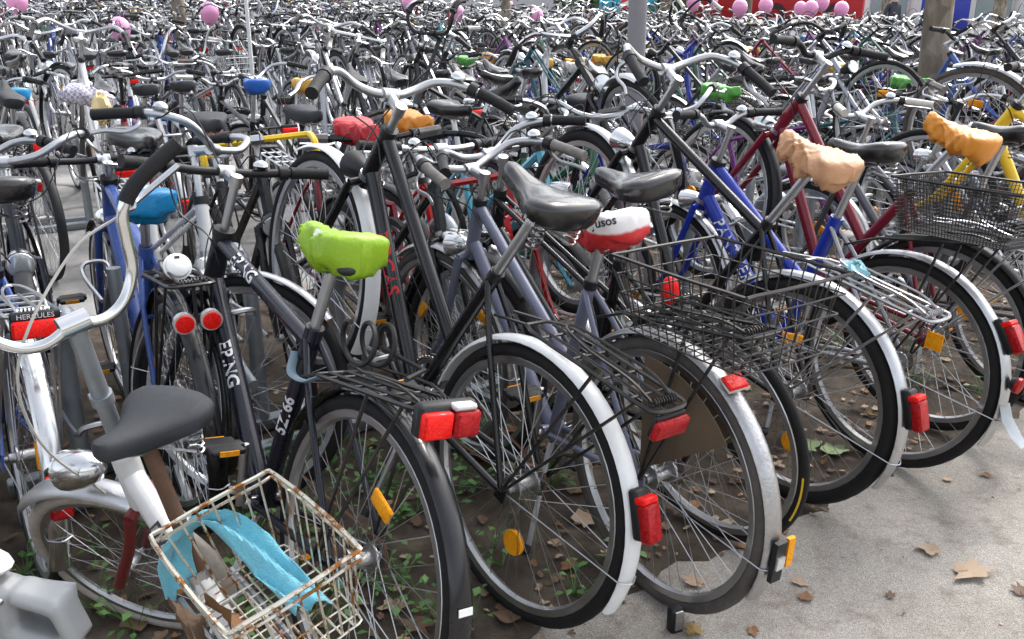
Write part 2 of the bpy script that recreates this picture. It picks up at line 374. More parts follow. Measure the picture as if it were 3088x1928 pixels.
def saddle_mb(matname, kind='std', lod=0, cover=None, seed=0):
    b = MB(); b.m(cover or matname)
    wide = {'std': 1., 'broad': 1.2, 'slim': .85}[kind]
    xs = np.array([-.140, -.132, -.115, -.085, -.05, -.01, .03, .07, .105, .130, .142]); hw = np.array([.03, .062, .085, .093, .086, .062, .040, .028, .0235, .0205, .010]) * wide
    tz = np.array([.020, .030, .034, .030, .020, .009, .004, .004, .007, .008, .004]); dz = np.array([.02, .045, .055, .055, .050, .046, .042, .038, .034, .030, .012])
    k = 14 if lod == 0 else (10 if lod == 1 else 8)
    r2 = np.random.default_rng(seed)
    if lod and not cover: sel = [0, 1, 3, 5, 7, 9, 10]; xs, hw, tz, dz = xs[sel], hw[sel], tz[sel], dz[sel]
    if cover:
        m0 = 44 if seed >= 3 else 30; xi = np.linspace(-.158, .158, m0); f = lambda a: np.interp(xi / 1.12, xs, a)
        hw, tz, dz = f(hw) + .004, f(tz) + .006, f(dz) + .026; xs = xi; hw[0] *= .5; hw[-1] *= .4; dz[-1] *= .5; k = 44 if seed >= 3 else 26
        creases = [(r2.uniform(-.12, .12), r2.uniform(0, 2 * PI), r2.uniform(.6, 2.2) * r2.choice((-1, 1)), r2.uniform(.010, .022), r2.uniform(.006, .013) * (1.25 if 'tan' in cover else 1)) for _ in range(22)]
    an = np.linspace(0, 2 * PI, k, endpoint=False); rows = []
    for i, x in enumerate(xs):
        y = np.cos(an); z = np.sin(an); yy = np.sign(y) * np.abs(y) ** .75 * hw[i]; zz = np.where(z > 0, np.abs(z) ** .8 * .022, -np.abs(z) ** .55 * dz[i])
        q = np.stack([np.full(k, x), yy, tz[i] - .012 + zz], 1)
        if cover:
            wr = np.zeros(k)
            for cx, ca, sl, wd_, am in creases:                      # sharp folds running obliquely round the cover
                dd = np.angle(np.exp(1j * (an - ca - sl * (x - cx) * 14))) * .055; wr += am * np.maximum(0, 1 - np.abs(dd) / wd_) * math.exp(-((x - cx) / .075) ** 2)
            hem = np.clip(-z, 0, 1); wr = wr * (1.15 - .6 * np.clip(z, 0, 1)) + .0035 * hem * np.sin(150 * x + 6 * an + seed) + .0022 * hem * np.sin(16 * an + 90 * x)
            q += np.stack([0 * wr, wr * y, wr * z * .8], 1) + r2.normal(0, .0004, q.shape)
            low = z < -.55; q[low, 1] *= .86; q[low, 2] += (.011 * math.sin(55 * x + seed) + .005 * math.sin(130 * x + 2 * seed)) * (1.5 if 'tan' in cover else 1)
        rows.append(q)
    Vv = np.concatenate(rows); F_ = []; m_ = len(xs)
    for i in range(m_ - 1):
        for j in range(k): j2 = (j + 1) % k; F_.append((i * k + j, i * k + j2, (i + 1) * k + j2, (i + 1) * k + j))
    F_.append(tuple(range(k - 1, -1, -1))); F_.append(tuple((m_ - 1) * k + j for j in range(k))); b.add(Vv, F_)
    if not cover:
        b.m('chrome_old')
        for y in (-1, 1):
            b.tube(cr([(.11, y * .012, -.025), (.04, y * .022, -.052), (-.03, y * .022, -.052), (-.10, y * .04, -.035)], 3), .0035, 4)
            if lod == 0 and kind != 'slim':
                t = np.linspace(0, 4 * 2 * PI, 34); b.tube(np.stack([-.085 + .017 * np.cos(t), y * .06 + .017 * np.sin(t), -.095 + .062 * t / t[-1]], 1), .0028, 4)
        if lod == 0: b.tube([(-.085, -.06, -.095), (-.03, 0, -.07), (-.085, .06, -.095)], .004, 4)
    return b
RISE = .13
def zr(x): return .742 + RISE * max(0, .1 - x)
def rack_mb(matname, lod, b=None, wide=.055):
    n = 5 if lod == 0 else 4; b = b or MB(); b.m(matname); w = wide
    P3 = lambda x, y, dz=0.: (x, y, zr(x) + dz)
    b.tube(cr([P3(.12, w * .55, -.01), P3(.06, w), P3(-.1, w), P3(-.25, w), P3(-.283, w * .8), P3(-.29, 0), P3(-.283, -w * .8), P3(-.25, -w), P3(-.1, -w), P3(.06, -w), P3(.12, -w * .55, -.01)], 3), .0048, n)
    for y in (-.38, .38): b.tube([P3(.09, w * y, .001), P3(-.288, w * y, .001)], .0040, n)
    for x in (.05, -.05, -.14, -.22): b.tube([P3(x, -w, -.003), P3(x, w, -.003)], .0034, n)
    b.tube([P3(.12, -w * .55, -.01), P3(.12, w * .55, -.01)], .0045, n)
    for y in (-1, 1):
        b.tube([P3(-.12, y * w), (-.005, y * .07, R + .01)], .0045, n); b.tube([P3(-.24, y * w), (-.01, y * .072, R + .012)], .0042, n)
        b.tube([P3(.12, y * w * .55, -.01), (.225, y * .03, .692)], .004, n)
    return b
def clip_mb(matname):
    b = MB().m(matname); P3 = lambda x, y, dz=0.: (x, y, zr(x) + .013 + dz)
    b.tube(cr([P3(-.26, .03, -.008), P3(-.19, .035, .012), P3(-.07, .032, .014), P3(.02, .015, .02), P3(.02, -.015, .02), P3(-.07, -.032, .014), P3(-.19, -.035, .012), P3(-.26, -.03, -.008)], 3), .0035, 5)
    t = np.linspace(0, 9 * 2 * PI, 80); b.tube(np.stack([-.262 + .008 * np.cos(t), -.035 + .07 * t / t[-1], zr(-.26) + .006 + .008 * np.sin(t)], 1), .0019, 4); return b
def basket_mb(matname, x0=-.34, x1=.04, w0=.12, w1=.155, z0=.795, z1=.965, nx=12, ny=8, nz=4, r=.0021, mesh_=False):
    b = MB().m(matname); c = (x0 + x1) / 2; h = (x1 - x0) / 2
    def loop(t): w = w0 + (w1 - w0) * t; hh = h * (.88 + .12 * t); z = z0 + (z1 - z0) * t; return w, hh, z
    for i in range(nz + 1):
        w, hh, z = loop(i / nz); rr = .0042 if i == nz else r
        b.tube(cr([(c + hh, w - .03, z), (c + hh - .03, w, z), (c - hh + .03, w, z), (c - hh, w - .03, z), (c - hh, -w + .03, z), (c - hh + .03, -w, z), (c + hh - .03, -w, z), (c + hh, -w + .03, z)], 3, True), rr, 5, closed=True)
    (wa, ha, za), (wb, hb, zb) = loop(0), loop(1)
    for i in range(nx):
        t = (i + .5) / nx * 2 - 1
        b.tube([(c + hb * t * .95, wb, zb), (c + ha * t * .95, wa, za), (c + ha * t * .95, -wa, za), (c + hb * t * .95, -wb, zb)], r, 4)
    for i in range(ny):
        t = (i + .5) / ny * 2 - 1
        b.tube([(c + hb, wb * t * .92, zb), (c + ha, wa * t * .92, za), (c - ha, wa * t * .92, za), (c - hb, wb * t * .92, zb)], r, 4)
    return b
def crank_mb(arm=True):
    b = MB().m('chrome_old'); c = BB + (0, -.048, 0); b.ring([(.094, -.0018), (.097, 0), (.094, .0018), (.082, .0018), (.080, 0), (.082, -.0018)], 40, c=c)
    for i in range(5): a = i * 2 * PI / 5; b.tube([c, c + np.array((.084 * math.cos(a), 0, .084 * math.sin(a)))], .006, 4)
    for i in range(40):
        a = i * 2 * PI / 40; b.box(c + np.array((.098 * math.cos(a), 0, .098 * math.sin(a))), (.006, .0025, .006))
    b.lathe(c + (0, .0, 0), c + (0, .1, 0), [(0, .012), (1, .012)], 8); return b
def arm_mb(ang, s):
    b = MB().m('aluminium'); e = BB + np.array((.168 * math.cos(ang), s * .075, .168 * math.sin(ang))); b.tube([BB + (0, s * .058, 0), e], [.0145, .0115], 8, flat=.6); return b, e
def pedal_mb(e, s):
    b = MB().m('black_plastic'); c = e + np.array((0, s * .055, 0)); b.box(c, (.088, .082, .014), bev=.004); b.box(c + (0, 0, .0), (.03, .1, .018), bev=.004)
    b.m('amber_reflector'); b.box(c + (.046, 0, 0), (.004, .045, .012)); b.box(c + (-.046, 0, 0), (.004, .045, .012)); return b
def chain_mb():
    b = MB().m('rust_brown'); y = -.048; P = []
    for a in np.linspace(90, -90, 9): P.append((BB[0] + .096 * math.cos(rad(a)), y, BB[2] + .096 * math.sin(rad(a))))
    for a in np.linspace(-90, -270, 7): P.append((.036 * math.cos(rad(a)), y, R + .036 * math.sin(rad(a))))
    b.tube(P, .0042, 4, closed=True); b.m('chrome_old'); b.ring([(.036, -.003), (.036, .003), (.02, .003), (.02, -.003)], 16, c=RH + (0, y, 0)); return b
def chain_guard_mb(m):
    b = MB().m(m); y = -.062; P = []
    for a in np.linspace(-60, 100, 8): P.append((BB[0] + .115 * math.cos(rad(a)), BB[2] + .115 * math.sin(rad(a))))
    P += [(.12, R + .06), (.04, R + .05), (.04, R + .02), (.2, R + .02)]; k = len(P)
    b.add([(x, y - .006, z) for x, z in P] + [(x, y + .006, z) for x, z in P], [tuple(range(k)), tuple(range(2 * k - 1, k - 1, -1))] + [(i, (i + 1) % k, (i + 1) % k + k, i + k) for i in range(k)]); return b
def stand_mb():
    b = MB().m('aluminium'); b.tube(cr([(.40, .035, .27), (.39, .055, .25), (.34, .15, .025), (.335, .165, .012)], 3), .0085, 6); b.m('black_plastic'); b.tube([(.338, .158, .018), (.33, .172, .004)], .012, 6); return b
def headlight_mb(m='aluminium'):
    b = MB().m(m); p = axp(.40) + np.array((.055, 0, .02)); b.lathe(p + (-.055, 0, .004), p + (.035, 0, -.01), [(0, .008), (.15, .022), (.5, .033), (.85, .04), (1, .041)], 14)
    b.m('glass_lamp'); b.lathe(p + (.0352, 0, -.01), p + (.043, 0, -.011), [(0, .038), (.6, .036), (1, .02)], 14); b.m('black_plastic'); b.tube([p + (-.02, 0, -.02), axp(.40) + (.01, 0, 0)], .006, 5); return b
def rear_light_mb(kind):
    b = MB(); la = 193
    if kind.startswith('guard') and len(kind) > 5: la = int(kind[5:]); kind = 'guard'
    if kind == 'rack_big':
        x = -.305; z = .775; b.m('black_plastic'); b.box((x + .012, 0, z + .002), (.03, .128, .064), bev=.008)
        b.m('red_reflector'); b.box((x - .008, .03, z - .004), (.02, .062, .048), bev=.004); b.m('red_lens'); b.box((x - .009, -.032, z - .004), (.024, .056, .05), bev=.006)
        b.m('clear_plastic'); b.box((x - .002, -.026, z + .027), (.03, .05, .012), bev=.004)
    elif kind == 'rack_flat':
        b.m('red_lens'); b.box((-.300, 0, .755), (.018, .098, .042), bev=.005); b.m('black_plastic'); b.box((-.288, 0, .759), (.012, .09, .05), bev=.003)
    elif kind == 'guard':
        c = np.array((-.388, 0, R - .02)); M = None
        b.m('black_plastic'); b.box(c + (.012, 0, .004), (.026, .042, .108), M, bev=.005); b.m('red_lens'); b.box(c + (-.012, 0, -.012), (.028, .046, .082), M, bev=.005); b.m('red_reflector'); b.box(c + (-.008, 0, .036), (.030, .0465, .016), M, bev=.004)
        b.xform(Matrix.Translation(Vector(RH)) @ Matrix.Rotation(rad(184 - la), 4, 'Y') @ Matrix.Translation(-Vector(RH)))
    elif kind == 'plate':
        b.m('red_reflector').box((-.385, 0, R), (.010, .058, .038), bev=.004).m('chrome_old').box((-.378, 0, R), (.008, .062, .042), bev=.003)
        b.xform(Matrix.Translation(Vector(RH)) @ Matrix.Rotation(rad(184 - 128), 4, 'Y') @ Matrix.Translation(-Vector(RH)))
    elif kind == 'twin':
        for y in (-.032, .032): b.m('clear_plastic'); b.lathe((-.285, y, .705), (-.302, y, .703), [(0, .026), (1, .027)], 16); b.m('red_reflector'); b.lathe((-.3022, y, .703), (-.31, y, .702), [(0, .022), (.8, .022), (1, .015)], 16)
        b.m('black_plastic'); b.box((-.285, 0, .708), (.012, .06, .02)); b.tube([(-.285, 0, .71), (-.285, 0, .79)], .005, 5)
    elif kind == 'rack_red':
        b.m('red_reflector'); b.box((-.300, 0, .765), (.014, .098, .040), bev=.005); b.m('black_plastic'); b.box((-.290, 0, .793), (.012, .1, .02), bev=.003); b.box((-.291, 0, .764), (.010, .102, .044), bev=.003)
    return b
def reflector_mb(kind='wheel', r=.16):
    b = MB().m('amber_reflector')
    if kind == 'wheel': b.box((r, 0, 0), (.036, .012, .075), bev=.005)
    elif kind == 'diamond':
        b.tube([(r + .037, 0, 0), (r, 0, .037), (r - .037, 0, 0), (r, 0, -.037)], .003, 4, closed=True); b.add([(r + .037, .0, 0), (r, 0, .037), (r - .037, 0, 0), (r, 0, -.037), (r, .009, 0), (r, -.009, 0)], [(0, 1, 4), (1, 2, 4), (2, 3, 4), (3, 0, 4), (1, 0, 5), (2, 1, 5), (3, 2, 5), (0, 3, 5)])
    else: b.lathe((r, -.006, 0), (r, .006, 0), [(0, .032), (.5, .034), (1, .032)], 18)
    return b
def light_label(col): return {'steel_blue': 'blue', 'dark_red': 'dark red', 'light_blue': 'light blue', 'violet_grey': 'grey violet'}.get(col, col)

# ------------------------------------------------------------------ one bicycle
ALL_BIKES = []
def bike_matrix(x, y, az, lean, pitch):
    return Matrix.Translation((x, y, float(gz(x, y)))) @ Matrix.Rotation(rad(az), 4, 'Z') @ Matrix.Rotation(rad(-lean), 4, 'X') @ Matrix.Translation((0, 0, R)) @ Matrix.Rotation(rad(-pitch), 4, 'Y') @ Matrix.Translation((0, 0, -R))
def steer_matrix(a):
    p = Matrix.Translation(Vector(HTT)); return p @ Matrix.Rotation(rad(a), 4, Vector(AX)) @ p.inverted()
DEF = dict(style='diamond', paint='black', paint2=None, fat=1., bar='flat', barmat='aluminium', stemmat='aluminium', grip='grip_black', stem=.12, guard='aluminium', fguard=None, rack='black_wire', basket=None,
           saddle='std', saddlemat='vinyl', cover=None, tyre='std', steer=0, lights=('rack_flat',), headlight=True, lean=0, pitch=0, refl=('wheel',), kick=True, cguard=None, lod=0, rearguard=(28, 206), bell=True, seat=0., basket_dz=0., stilt=-3, fguard_ang=(48, 196))
def make_bike(x, y, az, label, group, **kw):
    s = dict(DEF); s.update(kw); lod = s['lod']
    M = bike_matrix(x, y, az, s['lean'], s['pitch']); e = bpy.data.objects.new('bicycle', None); C.objects.link(e); e.matrix_world = M; e.empty_display_size = .1
    tag(e, label, 'bicycle', group); S = steer_matrix(s['steer']); sty, pa = s['style'], s['paint']
    wr = (rng.random(2) * 6.28); fg = s['fguard'] if s['fguard'] is not None else s['guard']
    TW = lambda c, a: Matrix.Translation(Vector(c)) @ Matrix.Rotation(a, 4, 'Y')
    if lod >= 2:
        def body():
            b = frame_mb(sty, pa, 2); fork_mb(pa, 2, b)
            if s['guard']: guard_mb(s['guard'], False, 2, b=b)
            if fg: guard_mb(fg, True, 2, b=b)
            if s['rack']: rack_mb(s['rack'], 2, b)
            b.m('chrome_old').tube([ST, SAD], .0125, 5)
            for q in (-1, 1): b.m('aluminium').tube([BB + (0, q * .06, 0), BB + np.array((.12 * q, q * .08, -.12 * q))], .011, 4)
            if s['lights']: return merge(b, rear_light_mb(s['lights'][0]))
            return b
        link('frame', cached(('f2', sty, pa, s['guard'], fg, s['rack'], s['lights']), body, 'frame'), e)
        wm = cached(('w2', s['tyre']), lambda: merge(*wheel_parts(s['tyre'], 2)), 'wheel')
        link('wheel', wm, e, TW(RH, wr[0])); link('wheel', wm, e, TW(FH, wr[1]))
        def bars():
            b = bar_mb(s['bar'], s['barmat'], s['stem'], 1); stem_mb(s['stemmat'], s['stem'], 2, b)
            for q in (-1, 1): grip_mb(s['bar'], s['grip'], s['stem'], q, 1, b); lever_mb(s['bar'], 'aluminium', s['stem'], q, 2, b)
            return merge(b, cable_mb(s['bar'], s['stem'], 1, 0), cable_mb(s['bar'], s['stem'], -1, 1))
        link('handlebar', cached(('b2', s['bar'], s['barmat'], s['stemmat'], s['grip'], s['stem']), bars, 'handlebar'), e, S)
        if s['basket']: link('basket', cached(('bk2', s['basket']), lambda: basket_mb('black_wire' if s['basket'] != 'silver' else 'aluminium', nx=7, ny=5, nz=3, r=.003), 'basket'), e)
    else:
        link('frame', cached(('f', sty, pa, s['paint2'], s['fat'], lod), lambda: frame_mb(sty, pa, lod, s['paint2'], s['fat']), 'frame'), e)
        link('fork', cached(('fk', pa, lod), lambda: fork_mb(pa, lod), 'fork'), e, S)
        if lod == 0:
            ws = {}
            for nm, mb in zip(('tyre', 'wheel', 'spokes', 'hub'), wheel_parts(s['tyre'], 0) if ('wp', s['tyre']) not in CACHE else [None] * 4):
                if mb is not None: CACHE[('w', s['tyre'], nm)] = mb.mesh('rim' if nm == 'wheel' else nm)
            CACHE[('wp', s['tyre'])] = True
            for c, a, Q in ((RH, wr[0], Matrix()), (FH, wr[1], S)):
                w = link('wheel', CACHE[('w', s['tyre'], 'wheel')], e, Q @ TW(c, a))
                for nm in ('tyre', 'spokes', 'hub'): link(nm, CACHE[('w', s['tyre'], nm)], w)
                for j, rk in enumerate(s['refl']): link('reflector', cached(('rf', rk), lambda: reflector_mb(rk), 'reflector'), w, Matrix.Rotation(j * PI + .4, 4, 'Y'))
        else:
            wm = cached(('w1', s['tyre']), lambda: merge(*wheel_parts(s['tyre'], 1)), 'wheel')
            link('wheel', wm, e, TW(RH, wr[0])); w = link('wheel', wm, e, S @ TW(FH, wr[1]))
            for rk in s['refl'][:1]: link('reflector', cached(('rf', rk), lambda: reflector_mb(rk), 'reflector'), w, Matrix.Rotation(wr[1], 4, 'Y'))
        if s['guard']: g_ = link('mudguard', cached(('g', s['guard'], 0, lod, s['rearguard']), lambda: guard_mb(s['guard'], False, lod, *s['rearguard']), 'mudguard'), e)
        if fg: link('mudguard', cached(('g', fg, 1, lod, s['fguard_ang']), lambda: guard_mb(fg, True, lod, *s['fguard_ang']), 'mudguard'), e, S)
        link('stem', cached(('st', s['stemmat'], s['stem'], lod), lambda: stem_mb(s['stemmat'], s['stem'], lod), 'stem'), e, S)
        hb = link('handlebar', cached(('b', s['bar'], s['barmat'], s['stem'], lod), lambda: bar_mb(s['bar'], s['barmat'], s['stem'], lod), 'handlebar'), e, S)
        for q in (-1, 1):
            link('grip', cached(('gr', s['bar'], s['grip'], s['stem'], q, lod), lambda: grip_mb(s['bar'], s['grip'], s['stem'], q, lod), 'grip'), hb)
            link('brake_lever', cached(('lv', s['bar'], s['stem'], q, lod), lambda: lever_mb(s['bar'], 'aluminium', s['stem'], q, lod), 'brake_lever'), hb)
            link('brake_cable', cached(('cb', s['bar'], s['stem'], q), lambda: cable_mb(s['bar'], s['stem'], q, q > 0), 'brake_cable'), hb)
        if lod == 0 and s['bell']:
            def bell():
                P, i = bar_split(s['bar']); p = P[max(1, i - 4)] * (1, -1, 1) + clamp(s['stem']) + np.array((0, 0, .012)); return MB().m('chrome').lathe(p, p + (0, 0, .024), [(0, .010), (.25, .018), (.3, .021), (.6, .0195), (.85, .013), (1, .004)], 14)
            link('bell', cached(('bell', s['bar'], s['stem']), bell, 'bell'), hb)
        link('seat_post', cached('post', lambda: MB().m('aluminium').tube([ST - .05 * SD, SAD + .005 * SD], .0132, 10).m('black_plastic').tube([ST - .012 * SD, ST + .012 * SD], .019, 10), 'seat_post'), e)
        if s['rack']:
            rk = link('rack', cached(('rk', s['rack'], lod), lambda: rack_mb(s['rack'], lod), 'rack'), e)
            if lod == 0: link('spring_clip', cached(('cl', s['rack']), lambda: clip_mb(s['rack']), 'spring_clip'), rk)
        if s['basket']:
            kw_ = dict(matname='black_wire' if s['basket'] != 'silver' else 'aluminium')
            if lod: kw_.update(nx=8, ny=6, nz=3, r=.0026)
            if s['basket'] == 'mesh': kw_.update(nx=34, ny=26, nz=14, r=.0013, w1=.15, z1=.95)
            link('basket', cached(('bk', s['basket'], lod), lambda: basket_mb(**kw_), 'basket'), e, Matrix.Translation((-.02, 0, s['basket_dz'])))
        link('crankset', cached('crank', crank_mb, 'crankset'), e)
        if lod == 0:
            link('chain', cached('chain', chain_mb, 'chain'), e)
            ca = rng.random() * 6.28
            for q, a in ((-1, ca), (1, ca + PI)):
                ab, en = arm_mb(a, q); am = link('crank_arm', ab.mesh('crank_arm'), e); link('pedal', pedal_mb(en, q).mesh('pedal'), am)
            if s['kick']: link('kickstand', cached('kick', stand_mb, 'kickstand'), e)
        if s['cguard']: link('chain_guard', cached(('cg', s['cguard']), lambda: chain_guard_mb(s['cguard']), 'chain_guard'), e)
        if s['headlight']: link('headlight', cached(('hl', s['headlight']), lambda: headlight_mb('black_plastic' if s['headlight'] == 'black' else 'chrome'), 'headlight'), e, S)
        for L_ in s['lights']: link('rear_light', cached(('rl', L_), lambda: rear_light_mb(L_), 'rear_light'), e)
    sl = 0 if lod == 0 else 1
    sm = Matrix.Translation(Vector(SAD + s['seat'] * SD + np.array((.0, 0, .055)))) @ Matrix.Rotation(rad(s['stilt']), 4, 'Y') @ Matrix.Diagonal((.9, .88, .9, 1))
    link('saddle', cached(('sd', s['saddle'], s['saddlemat'], sl), lambda: saddle_mb(s['saddlemat'], s['saddle'], sl), 'saddle'), e, sm @ Matrix.Diagonal((.74, .68, .66, 1)) if s['cover'] else sm)
    if s['cover']:
        sd_ = len(ALL_BIKES) if lod == 0 else len(ALL_BIKES) % 3
        c = link('saddle_cover', cached(('cv', s['cover'], sd_), lambda: saddle_mb('', 'std', 0, 'nylon_' + s['cover'], sd_), 'saddle_cover'), None, M @ sm @ Matrix.Diagonal((.88, .88, .92, 1)))
        tag(c, s.get('coverlabel') or ('%s nylon cover pulled over a bicycle saddle, %s' % (s['cover'].replace('_', ' '), s.get('where', 'among the bicycles'))), 'saddle cover', 'saddle covers')
    ALL_BIKES.append((e, s, M)); return e, M
# ------------------------------------------------------------------ ground, path, paving
def ground_mat(name, cols, sc, fine=900., bump=.6, speck=None, rough=.9):
    m, N, L, b = new_mat(name); tc = N.new('ShaderNodeTexCoord')
    a = N.new('ShaderNodeTexNoise'); a.inputs['Scale'].default_value = sc; a.inputs['Detail'].default_value = 8; a.inputs['Roughness'].default_value = .65
    f = N.new('ShaderNodeTexNoise'); f.inputs['Scale'].default_value = fine; f.inputs['Detail'].default_value = 3
    v = N.new('ShaderNodeTexVoronoi'); v.inputs['Scale'].default_value = fine * .12
    for q in (a, f, v): L.new(tc.outputs['Object'], q.inputs['Vector'])
    r = N.new('ShaderNodeValToRGB'); r.color_ramp.elements[0].position = .34; r.color_ramp.elements[1].position = .66
    r.color_ramp.elements[0].color = (*cols[0], 1); r.color_ramp.elements[1].color = (*cols[2], 1); e = r.color_ramp.elements.new(.5); e.color = (*cols[1], 1)
    L.new(a.outputs[0], r.inputs[0])
    sp = N.new('ShaderNodeMapRange'); sp.inputs[1].default_value = .35; sp.inputs[2].default_value = .68; sp.inputs[3].default_value = .62; sp.inputs[4].default_value = 1.3
    L.new(f.outputs[0], sp.inputs[0])
    mu = N.new('ShaderNodeMix'); mu.data_type = 'RGBA'; mu.blend_type = 'MULTIPLY'; mu.inputs[0].default_value = 1
    L.new(r.outputs[0], mu.inputs[6]); L.new(sp.outputs[0], mu.inputs[7]); out = mu.outputs[2]
    if speck:
        vr = N.new('ShaderNodeMapRange'); vr.inputs[1].default_value = .0; vr.inputs[2].default_value = .22; vr.inputs[3].default_value = .65; vr.inputs[4].default_value = 0
        L.new(v.outputs['Distance'], vr.inputs[0]); vm = N.new('ShaderNodeMix'); vm.data_type = 'RGBA'; L.new(vr.outputs[0], vm.inputs[0]); L.new(out, vm.inputs[6])
        ch = N.new('ShaderNodeMix'); ch.data_type = 'RGBA'; ch.inputs[6].default_value = (*speck[0], 1); ch.inputs[7].default_value = (*speck[1], 1); L.new(v.outputs['Color'], ch.inputs[0]); L.new(ch.outputs[2], vm.inputs[7]); out = vm.outputs[2]
    if name == 'asphalt':
        st_ = N.new('ShaderNodeTexNoise'); st_.inputs['Scale'].default_value = 11; st_.inputs['Detail'].default_value = 9; st_.inputs['Roughness'].default_value = .75; L.new(tc.outputs['Object'], st_.inputs['Vector'])
        sr = N.new('ShaderNodeMapRange'); sr.inputs[1].default_value = .50; sr.inputs[2].default_value = .72; sr.inputs[3].default_value = 0; sr.inputs[4].default_value = .75; L.new(st_.outputs[0], sr.inputs[0])
        sm_ = N.new('ShaderNodeMix'); sm_.data_type = 'RGBA'; sm_.inputs[7].default_value = (.165, .125, .095, 1); L.new(sr.outputs[0], sm_.inputs[0]); L.new(out, sm_.inputs[6]); out = sm_.outputs[2]
    L.new(out, b.inputs['Base Color']); b.inputs['Roughness'].default_value = rough; b.inputs['Specular IOR Level'].default_value = .25
    bp = N.new('ShaderNodeBump'); bp.inputs['Strength'].default_value = bump; bp.inputs['Distance'].default_value = .006
    ad = N.new('ShaderNodeMath'); ad.operation = 'ADD'; L.new(f.outputs[0], ad.inputs[0]); L.new(a.outputs[0], ad.inputs[1]); L.new(ad.outputs[0], bp.inputs['Height']); L.new(bp.outputs[0], b.inputs['Normal'])
    MATS[name] = m
ground_mat('dirt', [(.045, .035, .027), (.095, .075, .058), (.16, .13, .102)], 7, 420, 1.0, [(.05, .035, .025), (.24, .17, .11)])
ground_mat('asphalt', [(.33, .305, .27), (.38, .355, .32), (.43, .405, .37)], 2.2, 330, 1.0, [(.10, .085, .07), (.50, .46, .41)])
ground_mat('paving', [(.22, .215, .21), (.29, .285, .28), (.36, .355, .35)], 1.4, 300, .4)
def sheet(name, u0, u1, v0, v1, dz, matname, du=.35, dv=.5, edge=0., seed=0):
    us = np.arange(u0, u1 + du, du); vs_ = np.linspace(v0, v1, max(2, int((v1 - v0) / dv) + 1)); r3 = np.random.default_rng(seed)
    Vv = []; e0 = r3.normal(0, edge, len(us)); e1 = r3.normal(0, edge, len(us))
    for i, u in enumerate(us):
        for j, v in enumerate(vs_):
            vv = v + (e0[i] if j == 0 else 0) + (e1[i] if j == len(vs_) - 1 else 0); x, y = uv(u, vv); Vv.append((x, y, float(gz(x, y)) + dz))
    q = len(vs_); F_ = [(i * q + j, (i + 1) * q + j, (i + 1) * q + j + 1, i * q + j + 1) for i in range(len(us) - 1) for j in range(q - 1)]
    return tag(link(name, MB().m(matname).add(Vv, F_).mesh(name)), kind='structure')
sheet('ground', -90, 130, -60, 110, 0, 'dirt', 2.0, 1.0)
sheet('path', -8, 30, -9, 1.42, .004, 'asphalt', .07, 2.5, .022, 3)
PERIOD, VC0 = 4.0, 2.80
sheet('pavement', -40, 45, VC0 + 1.65, 45, .006, 'paving', .5, .5, .03, 10)
sheet('pavement', 13.5, 90, VC0 - 2, 60, .010, 'paving', 1.0, 1.0)

# ------------------------------------------------------------------ the nearest row, bicycle by bicycle
G1 = 'bicycles in the front row by the path'
bikeA, MA = make_bike(-.37, 1.57, 128.7, 'black diamond-frame bicycle with flat handlebar, lime saddle cover and black mudguard', G1, paint='navy', fat=1.3, bar='flat', barmat='black_plastic', guard='paint_black', rack='black_wire', cover='lime', coverlabel='lime green nylon rain cover wrapped over the black bicycle saddle', lean=-11, seat=-.035, lights=('rack_big', 'guard208'), rearguard=(28, 218), headlight=True, steer=4, stem=.16)
bikeB, MB_ = make_bike(.0, 1.90, 130.5, 'black bicycle with silver swept handlebar and wide silver rear mudguard, front wheel raised', G1, style='trapeze', paint='black', fat=1.1, bar='sweep', guard='white_enamel', lean=-5, pitch=18.5, lights=('rack_flat', 'guard150'), rearguard=(8, 190), saddle='broad', steer=-4, stem=.085, refl=('round',), headlight='black')
bikeC, MC_ = make_bike(.36, 1.97, 123.2, 'violet grey bicycle with black wire basket, brown coat guard and chrome mudguard', G1, style='trapeze', paint='violet_grey', bar='city', guard='chrome_old', tyre='dusty', grip='grip_grey', basket='wire', basket_dz=-.05, lights=('plate',), seat=-.09, stilt=8, stem=.09, steer=8, cover='white', coverlabel='red and white printed saddle cover behind the black wire basket')
bikeD, MD_ = make_bike(.56, 2.28, 127, 'black bicycle without rear mudguard, glossy black saddle, slim tyre with yellow mark', G1, style='mixte', paint='black', bar='sweep', guard=None, fguard='aluminium', rack=None, tyre='slim', lean=8, lights=(), saddle='broad', steer=6, stem=.12)
bikeE, ME_ = make_bike(.83, 2.48, 126.5, 'black diamond-frame bicycle with tan saddle cover and rusty thin rack, front wheel raised', G1, paint='black', bar='city', guard='aluminium', rack='chrome_old', lean=-1, pitch=18, cover='tan', coverlabel='crumpled tan cloth saddle cover on the black diamond-frame bicycle', lights=('guard152',), rearguard=(10, 192), refl=('round', 'wheel'), steer=-8, stem=.13, tyre='wide')
bikeF, MF_ = make_bike(1.217, 2.706, 125.1, 'bright blue bicycle lettered PANTHER with silver rear stays and black mesh basket', G1, style='trapeze', paint='blue', paint2='silver', fat=1.4, bar='riser', guard='aluminium', basket='mesh', lean=-3, lights=('guard152',), refl=('diamond',), steer=2, stem=.14)
make_bike(1.47, 2.98, 128, 'dark red bicycle with orange saddle cover and black handlebar, front wheel raised', G1, style='trapeze', paint='dark_red', fat=1.1, bar='riser', barmat='black_plastic', stemmat='aluminium', guard='black_plastic', lean=0, pitch=18, cover='orange', coverlabel='bright orange nylon saddle cover on the dark red bicycle', rack='aluminium', lights=('rack_red',), rearguard=(8, 182), refl=('round',), stem=.16, steer=-12)
